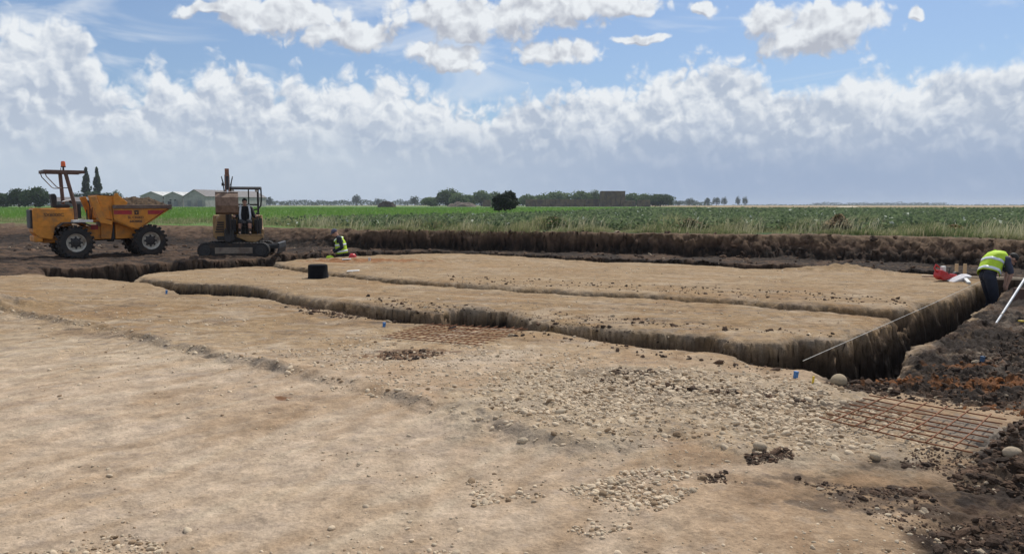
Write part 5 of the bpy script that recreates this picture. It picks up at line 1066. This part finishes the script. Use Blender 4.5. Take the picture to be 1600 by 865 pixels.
    # swing post, boom, stick, bucket : all in the plane x = BX
    BX = -0.28
    b = MB(); b.box((BX + 0.02, -0.52, 0.72), (0.30, 0.30, 0.36)); b.cyl((BX, -0.58, 0.50), (BX, -0.58, 0.95), 0.11, n=20); b.build('swing_post', BLACKM, root, 0.02)
    b = MB(); boom = [(-0.55, 0.80), (-0.72, 1.55), (-0.98, 2.02), (-1.28, 2.38), (-1.55, 2.58)]; wd = [0.15, 0.22, 0.24, 0.18, 0.11]; up, dn = [], []
    for i, (y, z) in enumerate(boom):
        a = Vector(boom[min(i + 1, 4)]) - Vector(boom[max(i - 1, 0)]); a.normalize(); nr = Vector((-a.y, a.x)); up.append((y + nr.x * wd[i] / 2, z + nr.y * wd[i] / 2)); dn.append((y - nr.x * wd[i] / 2, z - nr.y * wd[i] / 2))
    b.prism(up + dn[::-1], BX - 0.075, BX + 0.075, 'X'); b.build('boom', mat('boom_paint', (0.085, 0.05, 0.032), 0.55, dirt=(0.05, 0.035, 0.03), dirt_amt=0.6), root, 0.015)
    b = MB(); b.cyl((BX, -0.74, 0.78), (BX, -1.02, 1.55), 0.058); b.build('boom_ram', BLACKM, root); b = MB(); b.cyl((BX, -1.02, 1.55), (BX, -1.12, 1.86), 0.03); b.build('ram_rod', CHROME, root)
    b = MB(); b.cyl((BX, -0.98, 2.22), (BX, -1.40, 2.62), 0.052); b.build('stick_ram', mat('grey_cylinder', (0.30, 0.27, 0.26), 0.4, 0.3), root); b = MB(); b.cyl((BX, -1.40, 2.62), (BX, -1.62, 2.77), 0.03); b.build('ram_rod', CHROME, root)
    b = MB(); st = [(-1.72, 2.80), (-1.60, 2.79), (-1.46, 2.56), (-1.62, 2.0), (-1.74, 1.66), (-1.84, 1.68), (-1.80, 2.1), (-1.70, 2.56)]; b.prism(st, BX - 0.062, BX + 0.062, 'X'); b.build('stick', mat('stick_paint', (0.26, 0.12, 0.075), 0.5, dirt=(0.10, 0.06, 0.045), dirt_amt=0.6), root, 0.012)
    b = MB(); b.cyl((BX, -1.86, 2.56), (BX, -1.92, 2.14), 0.045); b.build('bucket_ram', BLACKM, root); b = MB(); b.cyl((BX, -1.92, 2.14), (BX, -1.94, 1.95), 0.025); b.build('ram_rod', CHROME, root)
    for s in (-1, 1): b = MB(); b.tube([(BX + s * 0.09, -1.0, 2.1), (BX + s * 0.13, -1.3, 2.42), (BX + s * 0.16, -1.52, 2.56), (BX + s * 0.15, -1.66, 2.50), (BX + s * 0.09, -1.72, 2.28)], 0.016, 6); b.build('hose', BLACKM, root)
    b = MB(); b.box((BX - 0.13, -1.50, 2.32), (0.07, 0.09, 0.09)); b.build('valve_block', BLACKM, root)
    # bucket curled so that its outer floor faces us
    o = (-1.86, 1.62); bp = [(0.06, 0.46), (-0.10, 0.44), (-0.25, 0.30), (-0.30, 0.05), (-0.24, -0.16), (-0.10, -0.22), (0.02, -0.20)]; inn = [(0.06, 0.43), (-0.09, 0.41), (-0.225, 0.28), (-0.27, 0.05), (-0.215, -0.13), (-0.09, -0.19), (0.02, -0.175)]
    b = MB(); x0, x1 = BX - 0.36, BX + 0.30; P2 = lambda q: (o[0] + q[0], o[1] + q[1]); b.prism([P2(q) for q in bp] + [P2(q) for q in inn[::-1]], x0, x1, 'X')
    for xx in (x0, x1 - 0.025): b.prism([P2(q) for q in inn], xx + (0.001 if xx == x0 else -0.001), xx + 0.024, 'X')
    bk = b.build('bucket', mat('bucket_steel', (0.20, 0.13, 0.09), 0.6, 0.1, dirt=(0.11, 0.075, 0.055), dirt_amt=0.7, dirt_scale=6), root, 0.006)
    b = MB(); b.box((BX - 0.03, o[1] and -1.90, 2.085), (0.68, 0.13, 0.022)); b.build('cutting_edge', mat('polished_edge', (0.72, 0.66, 0.60), 0.35, 0.5), bk, 0.004)
    b = MB(); b.box((BX, -1.80, 1.62), (0.20, 0.16, 0.22)); b.build('bucket_hitch', BLACKM, bk, 0.01)
    # operator
    pr = empty('person', Mroot @ Vector((0.26, 0.10, 0.72)), A); tag(pr, 'person in dark top with pale reflective straps and shorts sitting under the excavator canopy', 'person')
    J = dict(pel=(0, 0.10, 0.38), chest=(0, 0.13, 0.74), neck=(0, 0.10, 0.92), head=(0, 0.06, 1.06), shL=(0.19, 0.12, 0.84), shR=(-0.19, 0.12, 0.84), elL=(0.30, 0.02, 0.58), elR=(-0.30, 0.02, 0.58), wrL=(0.34, -0.20, 0.62), wrR=(-0.34, -0.20, 0.62),
             hipL=(0.09, 0.06, 0.37), hipR=(-0.09, 0.06, 0.37), knL=(0.13, -0.36, 0.42), knR=(-0.17, -0.36, 0.42), anL=(0.12, -0.40, 0.07), anR=(-0.19, -0.38, 0.07), toL=(0.13, -0.56, 0.03), toR=(-0.20, -0.54, 0.03))
    def straps(root, J, side):
        for sg in (-1, 1):
            q = MB(); pts = [Vector((sg * 0.12, 0.20, 0.90)), Vector((sg * 0.125, 0.12, 0.965)), Vector((sg * 0.135, 0.02, 0.90)), Vector((sg * 0.15, -0.02, 0.78)), Vector((sg * 0.165, -0.03, 0.62)), Vector((sg * 0.15, -0.035, 0.50))]
            for i in range(len(pts) - 1): q.bar(pts[i], pts[i + 1], 0.062, 0.014, (sg * 0.3, -1, 0.6))
            q.build('reflective_strap', REFL, root, 0.004)
    person(pr, J, (0.05, -1, -0.12), (0, 0, 1), SHORTM, CHARC, straps, shorts=True, bare_arm=False, hand_dirs={'L': ((0, -1, 0.0), (0, -0.2, -1)), 'R': ((0, -1, 0.0), (0, -0.2, -1))})
build_excavator()
# ---------------------------------------------------------------- the two workers in the trenches
def worker_left():
    p = px(530, 399.5); f = gz(p.x, p.y); root = empty('person', (p.x, p.y, f)); tag(root, 'person in a dark cap and yellow vest standing in the left trench, looking down', 'person')
    # the view towards him runs along (sin, cos) of his azimuth; he faces left in the picture
    a = -math.atan2(p.x, p.y); X = Vector((math.cos(a), math.sin(a), 0)); D = Vector((-math.sin(a), math.cos(a), 0))
    W = lambda r, d, z: X * r + D * d + Vector((0, 0, z))
    J = dict(pel=W(0.08, 0, 0.90), chest=W(0.04, 0, 1.22), neck=W(-0.05, 0, 1.42), head=W(-0.13, 0, 1.53), shL=W(0.02, -0.20, 1.35), shR=W(0.02, 0.20, 1.35), elL=W(0.10, -0.27, 1.06), elR=W(0.06, 0.26, 1.07), wrL=W(-0.15, -0.14, 0.93), wrR=W(-0.19, 0.10, 0.96),
             hipL=W(0.08, -0.10, 0.90), hipR=W(0.08, 0.10, 0.90), knL=W(-0.02, -0.11, 0.48), knR=W(0.02, 0.11, 0.48), anL=W(0.02, -0.12, 0.08), anR=W(0.10, 0.12, 0.08), toL=W(-0.14, -0.14, 0.03), toR=W(-0.06, 0.14, 0.03))
    def vest(root, J, side): vest_loft(root, J, side, -X + D * 0.0, ((0.02, 0.13), (0.42, 0.53)), hem=-0.10, gap=0.30, r0=(0.235, 0.19), r1=(0.19, 0.165), top=0.80)
    person(root, J, W(-1, -0.15, -0.75), (0, 0, 1), CHARC, NAVY, vest, hat=mat('grey_blue_cap', (0.07, 0.075, 0.12), 0.8))
    # the narrow tool he works with leans in the trench before him
    q = px(500, 401); z = gz(q.x, q.y); b = MB(); b.tube([(0, 0, 0.0), (-0.12, 0.05, 0.95)], 0.016, 8); b.box((-0.12, 0.05, 0.97), (0.12, 0.03, 0.035)); sp = b.build('shovel', BLACKM, None); sp.location = (q.x + 0.05, q.y + 0.25, z); tag(sp, 'dark handled shovel leaning in the left trench in front of the worker', 'shovel')
    b = MB(); b.prism([(-0.09, 0.30), (0.09, 0.30), (0.08, 0.06), (0, -0.02), (-0.08, 0.06)], -0.008, 0.008); b.build('blade', STEEL, sp, 0.004)
    g = px(517, 400); b = MB(); b.ball((0, 0, 0.06), (0.13, 0.10, 0.09), 16, 10); o = b.build('folded_vest', HIVIS, None, smooth=80); o.location = (g.x, g.y - 0.1, max(gz(g.x, g.y - 0.1), -0.12)); d = o.modifiers.new('crumple', 'DISPLACE'); tx = bpy.data.textures.new('crumple', 'CLOUDS'); tx.noise_scale = 0.12; d.texture = tx; d.strength = 0.07; tag(o, 'crumpled yellow cloth lying at the trench edge by the left worker', 'cloth')
worker_left()
def worker_right():
    p = px(1551, 447.5); f = gz(p.x, p.y); root = empty('person', (p.x, p.y, f)); tag(root, 'person in yellow vest bending over in the trench at the right', 'person')
    a = -math.atan2(p.x, p.y); X = Vector((math.cos(a), math.sin(a), 0)); D = Vector((-math.sin(a), math.cos(a), 0)); W = lambda r, d, z: X * r + D * d + Vector((0, 0, z))
    J = dict(pel=W(-0.10, 0.02, 1.00), chest=W(-0.01, 0.22, 1.33), neck=W(0.20, 0.36, 1.40), head=W(0.32, 0.44, 1.34), shL=W(0.05, 0.48, 1.36), shR=W(0.22, 0.16, 1.34), elL=W(0.24, 0.50, 1.08), elR=W(0.31, 0.18, 1.06), wrL=W(0.22, 0.36, 0.86), wrR=W(0.25, 0.18, 0.83),
             hipL=W(-0.13, 0.10, 0.96), hipR=W(-0.04, -0.08, 0.96), knL=W(-0.02, 0.14, 0.50), knR=W(0.06, -0.07, 0.50), anL=W(-0.10, 0.16, 0.09), anR=W(-0.02, -0.08, 0.09), toL=W(0.05, 0.20, 0.03), toR=W(0.13, -0.05, 0.03))
    def vest(root, J, side): vest_loft(root, J, side, W(0.85, 0.35, -0.75), ((0.13, 0.22), (0.47, 0.56)), hem=0.09, gap=0.25, r0=(0.225, 0.19), r1=(0.215, 0.17), top=0.96)
    person(root, J, W(0.45, 0.25, -0.9), W(0.8, 0.45, 0.35), NAVY, mat('blue_grey_shirt', (0.05, 0.055, 0.085), 0.85), vest, bare_arm=True)
worker_right()

# ---------------------------------------------------------------- steel mesh, tools and markers
RUSTY = mat('rusty_bar', (0.22, 0.085, 0.032), 0.75, 0.2, dirt=(0.10, 0.04, 0.02), dirt_amt=0.7, dirt_scale=12)
def mesh_panel(corners, nl, nc, r, label, zs, over=0.06):
    """welded mesh: corners left, top, right, bottom as ground points; long bars and cross bars"""
    Lf, Tp, Rt, Bt = [Vector((c.x, c.y, z)) for c, z in zip(corners, zs)]; o = (Lf + Tp + Rt + Bt) / 4; root = empty('reinforcing_mesh', o); tag(root, label, 'steel mesh', 'rusty reinforcing mesh sheets')
    for i in range(nl):
        t = i / (nl - 1); a, b_ = Lf.lerp(Tp, t) - o, Bt.lerp(Rt, t) - o; d = (b_ - a).normalized(); m = MB(); sag = Vector((0, 0, -0.012)); m.tube([a - d * over, a.lerp(b_, 0.3) + sag * RNG.uniform(-.4, 1), a.lerp(b_, 0.6) + sag * RNG.uniform(-.6, 1.2), b_ + d * over * 0.7], r, 8); m.build('long_bar', RUSTY, root, smooth=60)
    for j in range(nc):
        t = (j + 0.5) / nc; a, b_ = Lf.lerp(Bt, t) - o, Tp.lerp(Rt, t) - o; d = (b_ - a).normalized(); m = MB(); up = Vector((0, 0, r * 1.9)); m.tube([a - d * over + up, a.lerp(b_, 0.5) + up + Vector((0, 0, RNG.uniform(-.012, .004))), b_ + d * over + up], r, 8); m.build('cross_bar', RUSTY, root, smooth=60)
    return root
def near_mesh():
    c = [px(1290, 647, 0.11), px(1368, 616, 0.10), px(1565, 640, 0.14), px(1512, 689, 0.14)]; mesh_panel(c, 8, 6, 0.0055, 'rusty steel mesh sheet lying on the rubble at the right, nearest to us', [max(gz(q.x, q.y) + 0.045, 0.075) for q in c], 0.05)
    c = [px(602, 525, 0.03), px(668, 507, 0.03), px(820, 515, 0.03), px(748, 538, 0.03)]; mesh_panel(c, 9, 12, 0.0048, 'rusty steel mesh sheet lying flat beside the dark hollow of the front trench', [gz(q.x, q.y) + 0.028 for q in c], 0.06)
near_mesh()
def on_pad(x, y, dz=0.0):
    p = px(x, y, 0.02); z = gz(p.x, p.y); p.z = (z if z > -0.12 else -0.02) + dz; return p
def prop_set():
    # upturned black bucket
    p = on_ground(497, 434.5); root = empty('bucket', p); tag(root, 'upturned black rubber bucket standing on the pad', 'bucket')
    b = MB(); b.lathe([(0.225, 0.0), (0.235, 0.012), (0.224, 0.03), (0.219, 0.27), (0.212, 0.305), (0.18, 0.318), (0, 0.314)], n=36); b.build('shell', mat('black_rubber', (0.006, 0.006, 0.008), 0.85, spec=0.15), root, smooth=45)
    b = MB(); b.tube([(0.20, -0.10, 0.035), (0.24, -0.06, 0.05), (0.262, 0, 0.055), (0.24, 0.06, 0.05), (0.20, 0.10, 0.035)], 0.010, 6); b.build('handle', BLACKM, root); root.rotation_euler = (0, 0, 0.6)
    # two thin white boards
    for (x, y, rz, L, w, lb, dz) in ((542, 430.5, 0.25, 0.26, 0.10, 'left and smaller white board lying beside the black bucket', 0.008), (552, 431, 0.02, 0.30, 0.13, 'right and larger white board lying beside the black bucket', 0.02)):
        p = on_ground(x, y, 0, dz); b = MB(); b.box((0, 0, 0.012), (L, w, 0.012)); b.box((0, 0, 0.0195), (L * 0.9, w * 0.8, 0.003)); o = b.build('white_board', WHITEM, None, 0.003); o.location = p; o.rotation_euler = (R(4), R(-3), rz); tag(o, lb, 'board', 'white boards by the bucket')
    # red helmet at the trench edge and a white cup
    p = on_pad(551, 403); root = empty('hard_hat', p); tag(root, 'red hard hat lying on the pad edge behind the left worker', 'helmet'); root.scale = (0.78, 0.78, 0.78)
    b = MB(); b.lathe([(0.155, 0.01), (0.150, 0.05), (0.135, 0.10), (0.10, 0.145), (0.05, 0.165), (0, 0.168)], n=28); b.box((0, 0, 0.162), (0.22, 0.03, 0.02)); b.build('shell', REDM_GLOSS, root, smooth=40); b = MB(); b.lathe([(0.15, 0.02), (0.19, 0.006), (0.19, 0.0), (0.15, 0.008)], n=28); b.box((0.19, 0, 0.01), (0.12, 0.16, 0.012)); b.build('brim', REDM_GLOSS, root, 0.004)
    p = on_pad(577.5, 408); b = MB(); b.lathe([(0.045, 0), (0.06, 0.12), (0.063, 0.125), (0.055, 0.122), (0.042, 0.01), (0, 0.01)], n=18); o = b.build('white_cup', WHITEM, None, smooth=40); o.location = p; o.scale = (0.75, 0.75, 0.7); tag(o, 'small white cup on the pad right of the red hard hat', 'cup')
    # two stakes by the far right corner
    for (x, yb, yt, lb, ln) in ((1494, 431, 412, 'left one of two wooden stakes, shorter, near the far right corner of the pad', 0.0), (1507, 430, 410.5, 'right one of two wooden stakes, taller and pale topped, near the far corner', 0.01)):
        p = on_pad(x, yb); k = p.y / F; b = MB(); h = (yb - yt) * k + 0.02; b.prism([(-0.033, -0.25), (0, -0.35), (0.033, -0.25), (0.033, h), (-0.033, h)], -0.025, 0.025); o = b.build('wooden_stake', WOOD, None, 0.004); o.location = p; o.rotation_euler = (0, ln, -0.3 + ln * 8); tag(o, lb, 'stake', 'wooden stakes at the far right corner')
    # long pale batten across the far end of the side trench
    a, c = on_pad(1440, 434, 0.06), on_pad(1650, 440, 0.06); a.z = max(a.z, c.z); c.z = a.z; b = MB(); b.bar(a, c, 0.06, 0.055); o = b.build('timber_batten', PALEWOOD, None, 0.003); tag(o, 'long pale timber batten laid across the far end of the side trench', 'timber')
    # red cut-off saw, white bag
    p = on_pad(1476, 437.5); root = empty('cut_off_saw', p, 0.3); tag(root, 'red petrol cut-off saw with a white tank cap on the far right pad corner', 'saw')
    b = MB(); b.prism([(-0.24, 0.10), (-0.20, 0.26), (-0.08, 0.22), (0.05, 0.17), (0.26, 0.14), (0.26, 0.07), (0.05, 0.03), (-0.14, 0.02)], -0.10, 0.10); b.build('housing', REDM_GLOSS, root, 0.03, seg=3)
    b = MB(); b.tube([(-0.22, 0, 0.20), (-0.30, 0, 0.28), (-0.26, 0, 0.36), (-0.16, 0, 0.30)], 0.018, 8); b.build('rear_handle', REDM_GLOSS, root, smooth=60); b = MB(); b.tube([(-0.02, -0.12, 0.16), (0.0, -0.13, 0.30), (0.0, 0.13, 0.30), (-0.02, 0.12, 0.16)], 0.014, 8); b.build('front_handle', BLACKM, root, smooth=60)
    b = MB(); b.cyl((-0.05, 0, 0.18), (-0.06, 0, 0.32), 0.055, n=16); b.build('tank_cap', WHITEM, root, 0.01)
    b = MB(); b.cyl((0.30, -0.012, 0.085), (0.30, 0.012, 0.085), 0.10, n=32); b.build('blade', STEEL, root); b = MB(); b.prism([(0.30 + 0.108 * math.cos(t), 0.085 + 0.108 * math.sin(t)) for t in np.linspace(0.6, math.pi, 14)] + [(0.30 + 0.05 * math.cos(t), 0.085 + 0.05 * math.sin(t)) for t in np.linspace(math.pi, 0.6, 6)], -0.03, 0.03); b.build('blade_guard', BLACKM, root, 0.004)
    p = on_pad(1499, 438.5); b = MB(); b.prism([(-0.30, 0.0), (-0.10, 0.10), (0.10, 0.19), (0.26, 0.20), (0.20, 0.12), (0.02, 0.02)], -0.10, 0.10); o = b.build('paper_sack', WHITECLOTH, None, 0.03, seg=3); o.location = p; o.rotation_euler = (0.2, 0, 0.2); o.scale = (0.9, 1, 0.72); d = o.modifiers.new('crumple', 'DISPLACE'); tx = bpy.data.textures.new('sack', 'CLOUDS'); tx.noise_scale = 0.15; d.texture = tx; d.strength = 0.04; tag(o, 'crumpled white paper sack between the red saw and the bending worker', 'sack')
    a, c = on_pad(1504, 437, 0.10), on_pad(1514, 442, 0.02); b = MB(); b.bar(a, c, 0.07, 0.05); o = b.build('white_block', WHITEM, None, 0.006); tag(o, 'short white length of board leaning on the white sack', 'board')
    # slanting survey pole
    a = on_ground(1556.5, 504, 0.05); c = pxd(1606, 428, a.y + 0.75); d = (c - a); b = MB(); b.tube([(0, 0, 0), d * 1.15], [0.014, 0.019], 12); o = b.build('survey_pole', mat('white_pole', (0.70, 0.70, 0.70), 0.4), None, smooth=50); o.location = a; tag(o, 'white slanting survey tripod leg standing on the dark soil at the right edge', 'tripod leg')
    b = MB(); b.tube([d.normalized() * -0.16, (0, 0, 0)], [0.004, 0.013], 10); b.build('spike', BARE, o, smooth=50); b = MB(); b.tube([d * 0.16, d * 0.185], 0.020, 12); b.build('clamp', STEEL, o)
    # builder's line and its pegs
    a, c = on_ground(1254, 579, 0, 0.10), on_pad(1538, 443, 0.13); b = MB(); b.tube([a, a.lerp(c, 0.5) + Vector((0, 0, -0.015)), c], 0.0032, 5); o = b.build('string_line', mat('string', (0.55, 0.52, 0.46), 0.8), None); tag(o, "builder's string line stretched above the deep side trench", 'string line')
    for (x, y, lb, h, m) in ((1243, 590, 'blue peg at the near corner of the deep trench', 0.055, BLUE), (600, 509, 'blue peg left of the flat steel mesh by the dark hollow', 0.05, BLUE), (260, 459, 'blue peg by the front trench at the left of the pad', 0.06, BLUE), (1534, 573, 'dark blue peg on the rusty stained soil right of the trench', 0.055, BLUE_D), (1270, 597, 'yellow peg beside the blue one at the near trench corner', 0.07, YPEG), (1596, 507, 'small yellow marker lying on the dark soil at the right edge', 0.02, YPEG)):
        p = on_ground(x, y); b = MB(); w = 0.017 if m is not YPEG else 0.008
        if h < 0.03: b.box((0, 0, 0.012), (0.10, 0.05, 0.02))
        else: b.prism([(-w, -0.12), (w, -0.12), (w, h), (-w, h)], -w, w); b.box((0, 0, h + 0.004), (w * 2.3, w * 2.3, 0.012)) if m is not YPEG else None
        o = b.build('marker_peg', m, None, 0.003); o.location = p; o.rotation_euler = (0.05, 0.08, 0.5); tag(o, lb, 'peg', 'coloured setting-out pegs')
    # brown block behind the pole
    p = on_ground(1596, 470, 0.05); b = MB(); b.box((0, 0, 0.10), (0.24, 0.16, 0.26), Matrix.Rotation(0.1, 3, 'Y')); o = b.build('timber_block', mat('red_brown_timber', (0.10, 0.055, 0.04), 0.85), None, 0.008); o.location = p; tag(o, 'reddish brown timber block behind the white pole', 'block')
WOOD = mat('stake_wood', (0.60, 0.42, 0.24), 0.8, dirt=(0.34, 0.22, 0.13), dirt_amt=0.5, dirt_scale=8)
PALEWOOD = mat('pale_timber', (0.66, 0.52, 0.36), 0.7, dirt=(0.40, 0.28, 0.18), dirt_amt=0.5, dirt_scale=5)
REDM_GLOSS = mat('red_plastic', (0.50, 0.022, 0.025), 0.35, dirt=(0.25, 0.08, 0.06), dirt_amt=0.3, dirt_scale=10)
WHITECLOTH = mat('white_sack_paper', (0.62, 0.60, 0.62), 0.8, dirt=(0.40, 0.34, 0.28), dirt_amt=0.4, dirt_scale=8)
BLUE = mat('blue_plastic', (0.045, 0.17, 0.42), 0.5); BLUE_D = mat('dark_blue_plastic', (0.03, 0.08, 0.16), 0.5); YPEG = mat('yellow_plastic', (0.70, 0.50, 0.04), 0.5)
prop_set()
# ---------------------------------------------------------------- far air
def build_haze():
    b = MB(); b.box((0, 0, 9.0), (8000, 8000, 24.0)); m = bpy.data.materials.new('hazy_air'); m.use_nodes = True; t = m.node_tree; t.nodes.remove(t.nodes['Principled BSDF'])
    v = t.nodes.new('ShaderNodeVolumePrincipled'); v.inputs['Density'].default_value = 0.00018; v.inputs['Color'].default_value = (0.80, 0.88, 1.0, 1); v.inputs['Anisotropy'].default_value = 0.2
    t.links.new(v.outputs[0], t.nodes['Material Output'].inputs['Volume']); o = b.build('haze', m); tag(o, 'pale hazy air over the flat fields', None, None, 'stuff')
build_haze()
